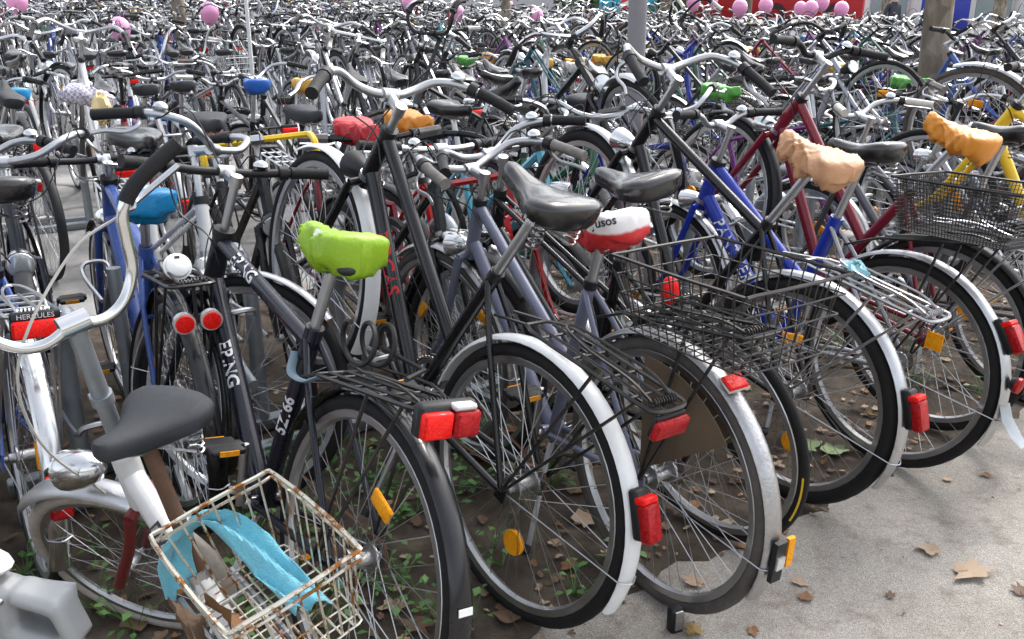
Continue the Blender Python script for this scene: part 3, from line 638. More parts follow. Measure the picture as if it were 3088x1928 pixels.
make_bike(1.95, 3.2, 124, 'silver bicycle at the right edge with chrome rack and silver mudguards', G1, style='trapeze', paint='grey', bar='sweep', guard='aluminium', rack='aluminium', lights=('guard',), stem=.12, grip='grip_white')
make_bike(2.50, 3.26, 127, 'yellow bicycle at the right edge with silver stem', G1, paint='yellow', fat=1.2, bar='flat', guard=None, rack=None, lights=(), stem=.16, pitch=13)
bikeI, MI_ = make_bike(-.93, 2.32, 122, 'blue bicycle with blue saddle cover, twin round rear reflectors and a cup on its rack', G1, style='diamond', paint='steel_blue', fat=1.3, bar='flat', barmat='black_plastic', guard='paint_black', cover='blue', coverlabel='bright blue nylon saddle cover on the blue bicycle beside the cup', lights=('twin',), lean=-1, seat=-.09, steer=3, stem=.06)
bikeH, MH_ = make_bike(-1.25, 2.06, 126, 'bicycle with bright chrome mudguard and wide red rack reflector at the left edge', G1, style='trapeze', paint='steel_blue', bar='sweep', guard='chrome', rack='aluminium', lights=('rack_red', 'guard172'), lean=-4, saddle='broad', steer=-6)

# ------------------------------------------------------------------ all the other rows
def in_view(x, y, m=.05):
    d = y * math.cos(PITCH) + .5 * math.sin(PITCH)
    return d > .5 and abs(x) / d < .567 + m + .5 / d
slots = []
rr_ = random.Random(11)
for k in range(9):
    for side in (0, 1):
        v0 = VC0 + PERIOD * k + (-1.27 if side == 0 else (1.30 if k else 1.12)); u = -30 + rr_.random()
        while u < 45:
            u += rr_.uniform(.25, .37) if k else rr_.uniform(.24, .34)
            v = v0 + rr_.gauss(0, .12); x, y = uv(u, v)
            if k == 0 and side == 0 and u < 4.15: continue
            if y < 1.6 or not in_view(x, y): continue
            if y > (27 - .45 * x if x < 5 else 24.75 - 2.3 * (x - 5)) or rr_.random() < .03: continue
            if any((math.hypot(x - a, y - b) < c) or (abs(x / y - a / b) * b < .24 and b - e < y < b) for a, b, c, e in ((.76, 5.45, .3, 2.0), (2.97, 6.45, .4, 1.15), (-2.36, 8.1, .3, 1.15))): continue
            slots.append(dict(x=x, y=y, az=(125.5 if side == 0 else 305.5) + rr_.gauss(0, 4), row=2 * k + side, pitch=rr_.uniform(20, 28) if rr_.random() < .45 else rr_.gauss(0, .4), lean=rr_.gauss(0, 4), d=math.hypot(x, y)))
            if slots[-1]['row'] == 1 and slots[-1]['d'] < 4.6: slots[-1]['pitch'] = 0
FULL = 1.27498
ANCH = [(1275, 142, 'yellow'), (1362, 142, 'yellow'), (1435, 135, 'yellow'), (1775, 115, 'yellow'), (1992, 152, 'yellow'), (722, 190, 'yellow'), (968, 272, 'orange'), (600, 192, 'deep_blue'), (25, 214, 'blue'), (2265, 170, 'blue'),
        (1705, 205, 'green'), (2150, 186, 'green'), (850, 292, 'red'), (675, 20, 'blue'), (692, 38, 'yellow'), (1105, 92, 'green'), (1535, 104, 'yellow'), (1690, 55, 'yellow'), (1365, 150, 'white')]
for px, py, cv in ANCH:
    tx, ty = ray_at(px * FULL, py * FULL, 1.02)
    for _ in range(3): tx, ty = ray_at(px * FULL, py * FULL, 1.02 + float(gz(tx, ty)))
    def sdl(s): a = rad(s['az']); return s['x'] + .21 * math.cos(a), s['y'] + .21 * math.sin(a)
    best = min((s for s in slots if 'cover' not in s), key=lambda s: math.hypot(sdl(s)[0] - tx, sdl(s)[1] - ty))
    q = sdl(best); dx, dy = tx - q[0], ty - q[1]; L_ = math.hypot(dx, dy)
    if L_ < 1.6: f = min(1, .9 / L_); best['x'] += dx * f; best['y'] += dy * f; best['pitch'] = 0; best['lean'] = 0
    best['cover'] = cv
slots.sort(key=lambda s: s['d'])
ROWN = ['front', 'second', 'third', 'fourth', 'fifth', 'sixth', 'seventh', 'eighth', 'ninth', 'tenth', 'eleventh', 'twelfth', 'thirteenth', 'fourteenth', 'fifteenth', 'sixteenth', 'seventeenth', 'eighteenth']
def pick(r, opts): return r.choices([o for o, w in opts], [w for o, w in opts])[0]
def random_spec(r, far=False):
    s = {}
    s['style'] = pick(r, [('diamond', 40), ('trapeze', 30), ('mixte', 12), ('swan', 18)])
    s['paint'] = pick(r, [('black', 36), ('navy', 10), ('silver', 9), ('grey', 8), ('white', 4), ('blue', 3), ('steel_blue', 4), ('dark_red', 7), ('red', 3), ('green', 4), ('teal', 4), ('purple', 3), ('light_blue', 2), ('violet_grey', 3)])
    s['bar'] = pick(r, [('city', 30), ('sweep', 26), ('flat', 18), ('riser', 14), ('high', 6), ('drop', 5)])
    s['barmat'] = pick(r, [('aluminium', 32), ('chrome', 13), ('black_plastic', 55)]) if s['bar'] in ('flat', 'riser', 'drop') else pick(r, [('aluminium', 42), ('chrome', 40), ('black_plastic', 18)])
    s['stemmat'] = 'aluminium' if r.random() < .75 else 'black_plastic'
    s['grip'] = pick(r, [('grip_black', 80), ('grip_grey', 12), ('grip_white', 8)])
    s['stem'] = pick(r, [(.08, 1), (.12, 1), (.16, 1)])
    s['guard'] = pick(r, [('aluminium', 24), ('chrome', 10), ('white_enamel', 4), ('black_plastic', 40), (None, 22)])
    s['rack'] = pick(r, [('black_wire', 52), ('aluminium', 20), (None, 28)])
    s['lights'] = (('rack_red',) if r.random() < .5 else ('rack_big',)) if s['rack'] else (('guard',) if s['guard'] and r.random() < .8 else ())
    if s['rack'] and s['guard'] and r.random() < .4: s['lights'] = ('guard172',)
    s['basket'] = pick(r, [(None, 86), ('wire', 9), ('silver', 5)]) if s['rack'] else None
    s['saddle'] = pick(r, [('std', 55), ('broad', 25), ('slim', 20)]); s['saddlemat'] = pick(r, [('vinyl', 70), ('vinyl_worn', 24), ('saddle_white', 6)])
    s['tyre'] = pick(r, [('std', 55), ('dusty', 20), ('wide', 15), ('slim', 10)]); s['steer'] = r.gauss(0, 16)
    if far:  # paler paint and metal far off: the bright haze of distance put into colour
        if s['paint'] in ('black', 'navy') and r.random() < .35: s['paint'] = pick(r, [('silver', 3), ('grey', 1), ('white', 1)])
        if s['barmat'] == 'black_plastic' and r.random() < .5: s['barmat'] = 'aluminium'
        if s['guard'] == 'black_plastic' and r.random() < .5: s['guard'] = 'aluminium'
    s['headlight'] = pick(r, [(True, 60), ('black', 20), (None, 20)]); s['refl'] = (pick(r, [('wheel', 5), ('round', 2), ('diamond', 1)]),); s['kick'] = r.random() < .5
    if r.random() < .05: s['cover'] = pick(r, [('yellow', 5), ('orange', 1), ('blue', 2), ('green', 2), ('red', 1), ('white', 1)])
    return s
BARW = {'city': 'swept-back', 'sweep': 'wavy', 'flat': 'straight', 'riser': 'raised', 'high': 'tall', 'drop': 'dropped', 'horn': 'horned'}
def zone(x, y):
    px = (x / (y * .947 + .15) * F_PX + CX) / FULL
    for lim, w in ((160, 'left edge'), (420, 'by left tree'), (640, 'by thin pole'), (1000, 'left of centre'), (1340, 'by middle tree'), (1660, 'by lamp post'), (2060, 'below the bus'), (2300, 'by thick tree')):
        if px < lim: return w
    return 'right edge'
USED = set()
def bike_label(s, x, y, row):
    g = {'aluminium': 'silver mudguards', 'chrome': 'chrome mudguards', 'white_enamel': 'white mudguards', 'black_plastic': 'black mudguards', None: 'no mudguards'}[s['guard']]
    if s.get('basket'): g = 'wire basket'
    if s.get('cover'): g = s['cover'].replace('_', ' ') + ' saddle cover'
    alts = [g, {'black_wire': 'black rack', 'aluminium': 'silver rack', None: 'no rack'}[s['rack']], 'raised front wheel' if s['pitch'] > 5 else 'level wheels', 'white saddle' if s['saddlemat'] == 'saddle_white' else ('grey saddle' if s['saddlemat'] == 'vinyl_worn' else 'black saddle'), {'grip_black': 'black grips', 'grip_grey': 'grey grips', 'grip_white': 'white grips'}[s['grip']], 'front wheel turned ' + ('left' if s['steer'] > 0 else 'right')]
    for q in alts:
        t = '%s bicycle with %s %s handlebar, %s, %s row, %s' % (light_label(s['paint']), {'black_plastic': 'black', 'paint_yellow': 'yellow'}.get(s['barmat'], 'silver'), BARW[s['bar']], q, ROWN[row], zone(x, y))
        if t not in USED: break
    USED.add(t); return t
HAND = {1: [(1.16, dict(bar='drop', barmat='paint_yellow', grip='grip_black', paint='black', pitch=0, stem=.12)), (1.75, dict(paint='red', bar='city', pitch=0)), (3.0, dict(paint='teal', bar='flat')), (3.5, dict(paint='blue', bar='sweep'))]}
for row, lst in HAND.items():
    for uu, kw in lst:
        c = min((s for s in slots if s['row'] == row), key=lambda s: abs(to_uv(s['x'], s['y'])[0] - uu)); c['hand'] = kw
        if kw.get('barmat') == 'paint_yellow': c['x'], c['y'] = uv(1.16, 3.92); c['lean'] = 0; c['az'] = 303
make_bike(-.05, 5.95, 229, 'black bicycle with tall black horned handlebar rising above the rows near the middle', 'bicycles standing in the aisle', paint='black', bar='horn', barmat='black_plastic', stem=.28, stemmat='black_plastic', pitch=12, lod=1, guard=None, lights=())
IND = slots[:280]; REST = slots[280:]
for i, s in enumerate(IND):
    r = random.Random(1000 + i); sp = random_spec(r, s['d'] > 8.5)
    if 'cover' in s: sp['cover'] = s['cover']
    if s['pitch'] > 5: sp['rearguard'] = (8, 185); sp['lights'] = tuple('guard160' if q.startswith('guard') else q for q in sp['lights'])
    if sp.get('cover') and 'cover' not in s and (s['d'] < 7 or s['x'] < -2): sp['cover'] = None
    sp['pitch'] = s['pitch']; sp['lean'] = s['lean']; sp.update(s.get('hand', {}))
    sp['lod'] = 0 if s['d'] < 3.9 else (1 if s['d'] < 8.5 else 2); sp['where'] = '%s row, %s' % (ROWN[s['row']], zone(s['x'], s['y'])); sp['coverlabel'] = '%s nylon cover on the saddle of a %s bicycle, %s' % (sp['cover'].replace('_', ' '), light_label(sp['paint']), sp['where']) if sp.get('cover') else None
    if sp.get('coverlabel') and sp['coverlabel'] in USED: sp['coverlabel'] = 'farther ' + sp['coverlabel']
    USED.add(sp.get('coverlabel'))
    make_bike(s['x'], s['y'], s['az'], bike_label(sp, s['x'], s['y'], s['row']), 'bicycles in the %s row' % ROWN[s['row']], **sp)
# the farthest bicycles read as one mass: one object
def lite(style, paint, guard, bar, barmat, cover):
    b = frame_mb(style, paint, 3); fork_mb(paint, 3, b); bar_mb(bar, barmat, .12, 3, b)
    for q in (-1, 1): grip_mb(bar, 'grip_black', .12, q, 3, b)
    if guard: guard_mb(guard, False, 3, b=b); guard_mb(guard, True, 3, b=b)
    b.m('aluminium').tube([HTT, clamp(.12)], .012, 4).tube([ST, SAD], .012, 4)
    w = merge(*wheel_parts('std', 3)); A = merge(w).xform(Matrix.Translation(Vector(RH))); B_ = merge(w).xform(Matrix.Translation(Vector(FH)))
    sd_ = saddle_mb('vinyl', 'broad', 2); sd_.names[0] = cover or 'vinyl'; sd_.xform(Matrix.Translation(Vector(SAD + np.array((0, 0, .055)))))
    return merge(b, A, B_, sd_)
LV = [lite(a, p, g, bb, bm, cv) for a, p, g, bb, bm, cv in (('diamond', 'black', 'aluminium', 'city', 'chrome', None), ('trapeze', 'silver', 'aluminium', 'sweep', 'aluminium', None), ('swan', 'dark_red', 'chrome', 'city', 'chrome', None), ('diamond', 'navy', None, 'flat', 'black_plastic', None), ('trapeze', 'white', 'white_enamel', 'city', 'aluminium', 'nylon_yellow'), ('diamond', 'steel_blue', 'aluminium', 'riser', 'aluminium', None), ('trapeze', 'black', 'black_plastic', 'high', 'chrome', None))]
if REST:
    far = MB()
    for i, s in enumerate(REST):
        b = LV[random.Random(i).choices(range(7), [5, 6, 2, 4, 2, 2, 1])[0]]; M = np.array(bike_matrix(s['x'], s['y'], s['az'], s['lean'], s['pitch'])); vs = np.concatenate(b.v) @ M[:3, :3].T + M[:3, 3]  # silver picked most often, colouring in the pale haze of the far field
        off = far.n; far.v.append(vs); far.n += len(vs); mp = []
        for nm in b.names: far.m(nm); mp.append(far.cur)
        far.f += [tuple(j + off for j in f) for f in b.f]; far.mi += [mp[q] for q in b.mi]
    tag(link('distant_bicycles', far.mesh('distant_bicycles')), 'dense mass of parked bicycles far behind the rows', 'bicycles', None, 'stuff')
scene['bike_count'] = '%d %d' % (len(IND), len(REST))
# ------------------------------------------------------------------ details on the front bicycles
def stick(parent, name, mb, M=None): return link(name, mb.mesh(name) if isinstance(mb, MB) else mb, parent, M)
def lettering(parent, body, size, matname, a, b_, t, r, M=None, mix=.7, name='lettering'):   # letters wrapped round the tube a->b at fraction t, on the side turned to the aisle
    a, b_ = Vector(a), Vector(b_); d = (b_ - a).normalized(); p = a + (b_ - a) * t
    c = (M.inverted() @ Vector((0, 0, CAM_H)) - p).normalized() * mix + Vector((0, 1, 0)) * (1 - mix); out = (c - d * c.dot(d)).normalized(); yv = out.cross(d)
    o = link(name, text_mesh(body, size, matname, r, bold=.0012), parent)
    o.matrix_basis = Matrix(((d.x, yv.x, out.x, p.x), (d.y, yv.y, out.y, p.y), (d.z, yv.z, out.z, p.z), (0, 0, 0, 1))); return o
def part(e, nm): return [c for c in e.children if c.name.split('.')[0] == nm][0]
for o_ in [c for c in bikeA.children if c.name.split('.')[0] == 'rack'] + [c for c in bikeA.children if c.name.split('.')[0] == 'rear_light'][:1]: o_.matrix_basis = Matrix.Translation((.055, .012, -.035))
fA, fB, fF = part(bikeA, 'frame'), part(bikeB, 'frame'), part(bikeF, 'frame')
lettering(fA, 'EPING', .050, 'print_white', axp(.555), ST - .03 * SD, .33, .0155 * 1.3 + .0015, MA, .8); lettering(fA, 'EPING', .048, 'print_white', axp(.445), BB, .42, .0196 * 1.3 + .0015, MA, .6)
lettering(fA, '5Z166', .040, 'print_white', BB, ST, .55, .0165 * 1.3 + .0015, MA, .6)
lettering(fB, 'BOCAS', .056, 'print_red', axp(.445), BB, .42, .0196 * 1.1 + .0015, MB_, .5)
lettering(fF, 'PANTHER', .062, 'print_white', axp(.445), BB, .40, .0196 * 1.4 + .0015, MF_, .75)
# small number strips and white marks on the rear mudguard of bicycle A, sticker on B
def on_guard(ang, w, h, matname, rr=.3695, y=0., thick=.0015): 
    a = rad(ang); return MB().m(matname).box((rr * math.cos(a), y, R + rr * math.sin(a)), (thick, w, h), Matrix.Rotation(-a + PI, 3, 'Y'))
gA = part(bikeA, 'mudguard'); gB = part(bikeB, 'mudguard'); gE = part(bikeE, 'mudguard')
stick(gA, 'white_strip', on_guard(168, .03, .014, 'paper_white')); stick(gA, 'white_strip', on_guard(196, .013, .016, 'paper_white', y=.009)); stick(gA, 'white_strip', on_guard(196, .013, .016, 'paper_white', y=-.009))
a_ = rad(148); stick(gB, 'round_sticker', MB().m('print_purple' if False else 'print_red').lathe((.368 * math.cos(a_), .004, R + .368 * math.sin(a_)), (.3705 * math.cos(a_), .004, R + .3705 * math.sin(a_)), [(0, .011), (1, .0108)], 16))
# cup on the rack of the blue bicycle
mat('cup_brown', (.10, .06, .05), .45); mat('cup_lid', (.80, .80, .80), .35)
cup = MB().m('cup_brown').lathe((0, 0, 0), (0, 0, .10), [(0, .022), (1, .032)], 20)
cM = MI_ @ Matrix.Translation((-.13, .01, .79)) @ Matrix.Rotation(rad(-62), 4, 'Y') @ Matrix.Translation((0, 0, -.05))
cup_o = tag(link('coffee_cup', cup.mesh('coffee_cup'), None, cM), 'brown paper coffee cup with white lid lying on a bicycle rack', 'cup')
lid = MB().m('cup_lid').lathe((0, 0, .096), (0, 0, .118), [(0, .0345), (.35, .0345), (.4, .030), (.9, .029), (1, .027)], 20); lid.m('print_black').box((.02, 0, .1186), (.006, .012, .001)); link('lid', lid.mesh('lid'), cup_o)
# coat guard on C: dark brown sheet on the upper rear wheel
mat('coat_guard', (.12, .085, .055), .45, 0, .1, .3, 12, .2, 100, dirt=.5, dirtcol=(.11, .085, .06))
P = [(0.02, .02)] + [(.315 * math.cos(rad(t)), .315 * math.sin(rad(t))) for t in range(86, 150, 8)]
def plate(P, y0, y1, matname, c=RH):
    k = len(P); return MB().m(matname).add([(c[0] + x, y, c[2] + z) for y in (y0, y1) for x, z in P], [tuple(range(k)), tuple(range(2 * k - 1, k - 1, -1))] + [(i, (i + 1) % k, (i + 1) % k + k, i + k) for i in range(k)])
for q in (-1, 1): stick(bikeC, 'coat_guard', plate(P, q * .043, q * .047, 'coat_guard'))
gC = part(bikeC, 'mudguard'); stick(bikeC, 'light_bracket', merge(on_guard(186, .03, .10, 'black_plastic', .376, 0, .012), on_guard(186, .022, .03, 'glass_lamp', .384, 0, .006))); stick(bikeC, 'reflector', on_guard(184, .02, .07, 'amber_reflector', .375, -.035, .01))
# D: yellow tyre mark and oval red light
wD = part(bikeD, 'wheel'); link('tyre_mark', MB().m('paint_yellow').ring([(.334, .0139), (.339, .0130), (.339, .0133), (.334, .0142)], 8, rad(-10), rad(16)).mesh('tyre_mark'), wD)
stick(bikeD, 'rear_light', MB().m('red_reflector').ell((.10, 0, .72), (.02, .032, .042)).m('black_plastic').tube([(.10, 0, .72), (.2, 0, .70)], .006, 5))
# F: round light and grey mud flap
stick(bikeF, 'rear_light', MB().m('black_plastic').lathe((-.368, 0, .40), (-.385, 0, .398), [(0, .018), (1, .026)], 12).m('red_lens').lathe((-.385, 0, .398), (-.398, 0, .396), [(0, .025), (.7, .024), (1, .012)], 12))
stick(bikeF, 'mud_flap', MB().m('galvanised').tube([(-.362, 0, .33), (-.378, 0, .29), (-.41, 0, .25), (-.44, 0, .225)], [.03, .03, .03, .02], 8, flat=.06, up=(0, 0, 1)))
# crumpled plastic bag under the clip of E
mat('bag_blue', (.22, .46, .52), .3, 0, .2, .2, 30); mat('towel', (.16, .50, .62), .85, 0, 0, .12, 40, .8, 300, sheen=.3)
bb = MB().m('bag_blue').ell((0, 0, 0), (.042, .028, .014), 14, 8); bb.v[-1] = bb.v[-1] + rng.normal(0, .004, bb.v[-1].shape)
tag(link('plastic_bag', bb.mesh('plastic_bag'), None, ME_ @ Matrix.Translation((-.02, 0, .785))), 'crumpled light blue plastic scrap tucked under a rusty bicycle rack', 'plastic bag')
# chain lock coiled on A's rack
lk = MB().m('black_plastic'); t = np.linspace(0, 2.3 * 2 * PI, 60); lk.tube(np.vstack([np.stack([.02 + .042 * np.sin(t), .02 + .05 * (1 - t / t[-1]) * 2 - .05, .81 + .042 * np.cos(t) - .01 * t / t[-1]], 1), [(-.04, -.02, .79), (-.1, -.03, .785), (-.16, .05, .79)]]), .0055, 6)
tag(link('cable_lock', lk.mesh('cable_lock'), None, MA), 'grey coiled cable lock resting on the rack of the lime-covered bicycle', 'cable lock')
tl = MB().m('tape_blue').tube(cr([(.33, .02, .70), (.28, .05, .67), (.2, .06, .675), (.15, .05, .70)], 5), .010, 6, flat=.4)
tag(link('cloth_strap', tl.mesh('cloth_strap'), None, MA), 'faded blue cloth strap hanging below the lime saddle cover', 'strap')
# opening under the lime cover, print on the red and white cover
lime = [o for o in C.objects if o.name.startswith('saddle_cover') and 'lime' in o.get('label', '')][0]
link('dark_opening', MB().m('print_black').ell((-.135, .03, -.040), (.022, .034, .017), 14, 8).mesh('dark_opening'), lime)  # black solid stands for the shaded hole and the saddle's black underside
lb_ = MB().m('nylon_white').box((0, 0, 0), (.03, .02, .001)); link('care_label', lb_.mesh('care_label'), lime, Matrix.Translation((-.005, .062, .022)) @ Matrix.Rotation(rad(-62), 4, 'X'))
rw = [o for o in C.objects if o.name.startswith('saddle_cover') and 'printed' in o.get('label', '')][0]
mr, N, L, b_ = new_mat('nylon_red_white'); tc = N.new('ShaderNodeTexCoord'); sx = N.new('ShaderNodeSeparateXYZ'); L.new(tc.outputs['Object'], sx.inputs[0])
wv = N.new('ShaderNodeTexNoise'); wv.inputs['Scale'].default_value = 9; L.new(tc.outputs['Object'], wv.inputs['Vector']); ad = N.new('ShaderNodeMath'); ad.operation = 'MULTIPLY_ADD'; ad.inputs[1].default_value = .05; L.new(wv.outputs[0], ad.inputs[0]); L.new(sx.outputs[2], ad.inputs[2])
rm = N.new('ShaderNodeMapRange'); rm.inputs[1].default_value = .012; rm.inputs[2].default_value = .020; L.new(ad.outputs[0], rm.inputs[0]); mx = N.new('ShaderNodeMix'); mx.data_type = 'RGBA'; mx.inputs[6].default_value = (.62, .03, .035, 1); mx.inputs[7].default_value = (.82, .78, .77, 1)
L.new(rm.outputs[0], mx.inputs[0]); L.new(mx.outputs[2], b_.inputs['Base Color']); b_.inputs['Roughness'].default_value = .4; MATS['nylon_red_white'] = mr
rw.data = rw.data.copy(); rw.data.materials.clear(); rw.data.materials.append(mr)
from mathutils.bvhtree import BVHTree
def drape_text(parent, body, size, matname, ctr, rz, off=.0018):      # print laid on the side of the cover that faces the path
    me0 = parent.data; bv = BVHTree.FromPolygons([v.co.copy() for v in me0.vertices], [tuple(p.vertices) for p in me0.polygons])
    c = parent.matrix_basis.inverted() @ Vector((0, 0, CAM_H)); ctr = Vector(ctr); w = (ctr - c).normalized(); r_x = w.cross(Vector((0, 0, 1))).normalized(); u_ = r_x.cross(w)
    me = text_mesh(body, size, matname, None, bold=.0008).copy(); cs, sn = math.cos(rad(rz)), math.sin(rad(rz))
    for v in me.vertices:
        tx, ty = cs * v.co.x - sn * v.co.y, sn * v.co.x + cs * v.co.y; o = ctr + r_x * tx + u_ * ty - w * .3; h = bv.ray_cast(o, w)[0]; v.co = (h if h else ctr) - w * off
    return link('lettering', me, parent)
def flat_text(parent, body, size, matname, M): return link('lettering', text_mesh(body, size, matname), parent, M)
TM = Matrix.Rotation(rad(90), 4, 'Z')
for body, size, ctr, rz in (('ETU', .034, (.075, .02, .022), 62), ('GEBÜHR', .030, (.04, .03, .012), 62), ('Jusos', .036, (-.10, .07, .020), 8)): drape_text(rw, body, size, 'print_black', ctr, rz)
sB = part(bikeB, 'saddle'); flat_text(sB, 'Selle Royal', .018, 'print_white', Matrix.Translation((-.075, .1145, -.012)) @ Matrix.Rotation(rad(180), 4, 'Z') @ Matrix.Rotation(rad(90), 4, 'X'))
rlH = part(bikeH, 'rear_light'); flat_text(rlH, 'HERCULES', .016, 'print_white', Matrix.Translation((-.2975, 0, .7935)) @ Matrix.Rotation(rad(-90), 4, 'Z') @ Matrix.Rotation(rad(90), 4, 'X'))

# ------------------------------------------------------------------ white folding bicycle with the rusty basket
mat('frame_white', (.70, .70, .70), .3, 0, .4, .08, 20, dirt=.45, dirtcol=(.38, .37, .36)); mat('fork_red', (.16, .015, .015), .4, 0, .2, .2, 30, dirt=.5, dirtcol=(.10, .05, .04))
MJ = bike_matrix(-.21, 1.13, 129, 13, 0); eJ = bpy.data.objects.new('folding_bicycle', None); C.objects.link(eJ); eJ.matrix_world = MJ
tag(eJ, 'white folding bicycle with small wheels, chrome handlebar and rusty wire basket', 'bicycle', G1)
r_ = .25; k_ = r_ / R; HJ = np.array((.92, 0, r_)); hb0 = np.array((.745, 0, .50)); hb1 = np.array((.705, 0, .62))
def wheelJ(c, Q):
    w = link('wheel', CACHE[('wJ', 'wheel')], eJ, Q @ Matrix.Translation(Vector(c)) @ Matrix.Diagonal((k_, k_, k_, 1)))
    for nm in ('tyre', 'spokes', 'hub'): link(nm, CACHE[('wJ', nm)], w)
    link('reflector', cached(('rf', 'wheel'), lambda: reflector_mb('wheel'), 'reflector'), w, Matrix.Rotation(2.3, 4, 'Y'))
for nm, mb in zip(('tyre', 'wheel', 'spokes', 'hub'), wheel_parts('white', 0)): CACHE[('wJ', nm)] = mb.mesh('rim' if nm == 'wheel' else nm)
axJ = Vector(hb1 - hb0).normalized(); pJ = Matrix.Translation(Vector(hb0)); SJ = pJ @ Matrix.Rotation(rad(2), 4, axJ) @ pJ.inverted(); SJw = pJ @ Matrix.Rotation(rad(36), 4, axJ) @ pJ.inverted()
wheelJ((0, 0, .2), Matrix()); wheelJ(HJ, SJw)
fr = MB().m('frame_white'); fr.tube([hb0 + (0, 0, -.03), hb1 + (-.0, 0, .015)], .026, 12); fr.tube(cr([hb0 + (.0, 0, .06), (.55, 0, .44), (.33, 0, .31), (.26, 0, .28)], 4), .024, 12, flat=1.35); fr.tube([(.40, 0, .33), (.47, 0, .44)], .018, 10)
for y in (-1, 1): fr.tube([(.27, y * .03, .28), (0, y * .06, .2)], .010, 8); fr.tube([(.42, y * .05, .44), (0, y * .06, .2)], .007, 8)
frame_J = stick(eJ, 'frame', fr); lettering(frame_J, 'DWT', .04, 'print_black', hb0 + (0, 0, .06), (.33, 0, .31), .42, .034, MJ, .6)
fk = MB().m('fork_red'); cj = hb0 + np.array((.012, 0, -.035)); fk.tube([cj + (0, -.05, 0), cj + (0, .05, 0)], .013, 8)
for y in (-1, 1): fk.tube(cr([cj + (0, y * .047, 0), (.80, y * .055, .39), HJ + (0, y * .056, 0)], 4), .0125, 8)
stick(eJ, 'fork', fk, SJw)
cl = hb1 + np.array((-.10, 0, .31)); po = MB().m('galvanised').tube([hb1, cl], .0165, 10).m('white_enamel').tube([hb1 + (.0, 0, -.01), hb1 + (-.012, 0, .035)], .024, 10).m('galvanised').tube([hb1 + (-.04, 0, .125), hb1 + (-.047, 0, .148)], .021, 10)
stick(eJ, 'handlebar_post', po, SJ)
hh = cr([(0, 0, 0), (.01, .05, -.018), (.02, .095, -.005), (.025, .13, .04), (.02, .14, .10), (.015, .15, .145), (.01, .18, .18), (.0, .22, .205), (-.01, .275, .23)], 5)
hbJ = stick(eJ, 'handlebar', MB().m('chrome').tube(np.vstack([(hh * (1, -1, 1))[::-1], hh[1:]]) + cl, .0105, 12).tube([cl + (0, -.025, 0), cl + (0, .025, 0)], .02, 12), SJ)
for q in (-1, 1):
    link('grip', MB().m('grip_black').tube(hh[-14:] * (1, q, 1) + cl, .0145, 12).mesh('grip'), hbJ)
    e_ = hh[-13] * (1, q, 1) + cl; link('brake_lever', MB().m('aluminium').tube(cr([e_ + (.02, 0, -.02), e_ + (.045, q * .03, -.02), e_ + (.05, q * .12, .01)], 4), .006, 6).tube([e_ + (0, 0, -.012), e_ + (.02, 0, -.022)], .012, 6).mesh('brake_lever'), hbJ)
stick(eJ, 'brake_cable', MB().m('cable_grey').tube(cr([hh[-13] * (1, -1, 1) + cl + (.03, 0, -.03), cl + (.05, -.05, .10), cl + (.02, .10, -.03), cl + (.10, .12, -.22), (.80, .05, .50)], 6), .0028, 5), SJ)
sp = MB().m('rust_brown').tube([(.45, 0, .36), (.54, -.02, .68)], .0145, 10).m('chrome_old').tube([(.465, 0, .42), (.471, 0, .445)], .022, 10); stick(eJ, 'seat_post', sp)
sdj = stick(eJ, 'saddle', saddle_mb('vinyl_worn', 'broad', 0), Matrix.Translation((.55, -.03, .725)) @ Matrix.Rotation(rad(12), 4, 'X') @ Matrix.Rotation(rad(118), 4, 'Z') @ Matrix.Rotation(rad(0), 4, 'Y') @ Matrix.Diagonal((.76, .86, .8, 1)))
gj = MB().m('aluminium'); gj.ring([(.262, -.03), (.275, -.022), (.279, 0), (.275, .022), (.262, .03), (.26, .028), (.273, .02), (.277, 0), (.273, -.02), (.26, -.028)], 20, rad(55), rad(150), HJ); stick(eJ, 'mudguard', gj, SJw)
hl = MB().m('chrome'); p = hb0 + np.array((.07, .015, .09)); hl.lathe(p + (-.05, 0, .0), p + (.05, 0, -.01), [(0, .01), (.2, .03), (.55, .04), (.9, .043), (1, .042)], 16).m('glass_lamp').lathe(p + (.0501, 0, -.01), p + (.058, 0, -.011), [(0, .04), (1, .02)], 16); stick(eJ, 'headlight', hl, SJw)
rk = MB().m('chrome_old')
for y in (-.05, .05): rk.tube([(.42, y, .445), (-.10, y, .445)], .006, 6); rk.tube([(-.05, y, .445), (0, y * 1.25, .2)], .005, 6)
for x in (.35, .2, .05): rk.tube([(x, -.05, .443), (x, .05, .443)], .005, 6)
stick(eJ, 'rack', rk)
bj = basket_mb('rusty_wire', .08, .41, .09, .115, .455, .60, 9, 7, 1, .0021); stick(eJ, 'basket', bj, Matrix.Translation((0, -.06, 0)))
stick(eJ, 'basket_rim', MB().m('rusty_wire').tube(cr([(.41, .09, .584), (.385, .115, .584), (.105, .115, .584), (.08, .09, .584), (.08, -.09, .584), (.105, -.115, .584), (.385, -.115, .584), (.41, -.09, .584)], 3, True), .003, 5, closed=True), Matrix.Translation((0, -.06, 0)))
ck = MB().m('chrome_old'); ck.ring([(.075, -.002), (.078, 0), (.075, .002), (.06, .002), (.06, -.002)], 30, c=np.array((.285, -.045, .27))); ck.tube([(.285, -.06, .27), (.40, -.07, .18)], .012, 6); ck.tube([(.285, .06, .27), (.17, .07, .36)], .012, 6); stick(eJ, 'crankset', ck)
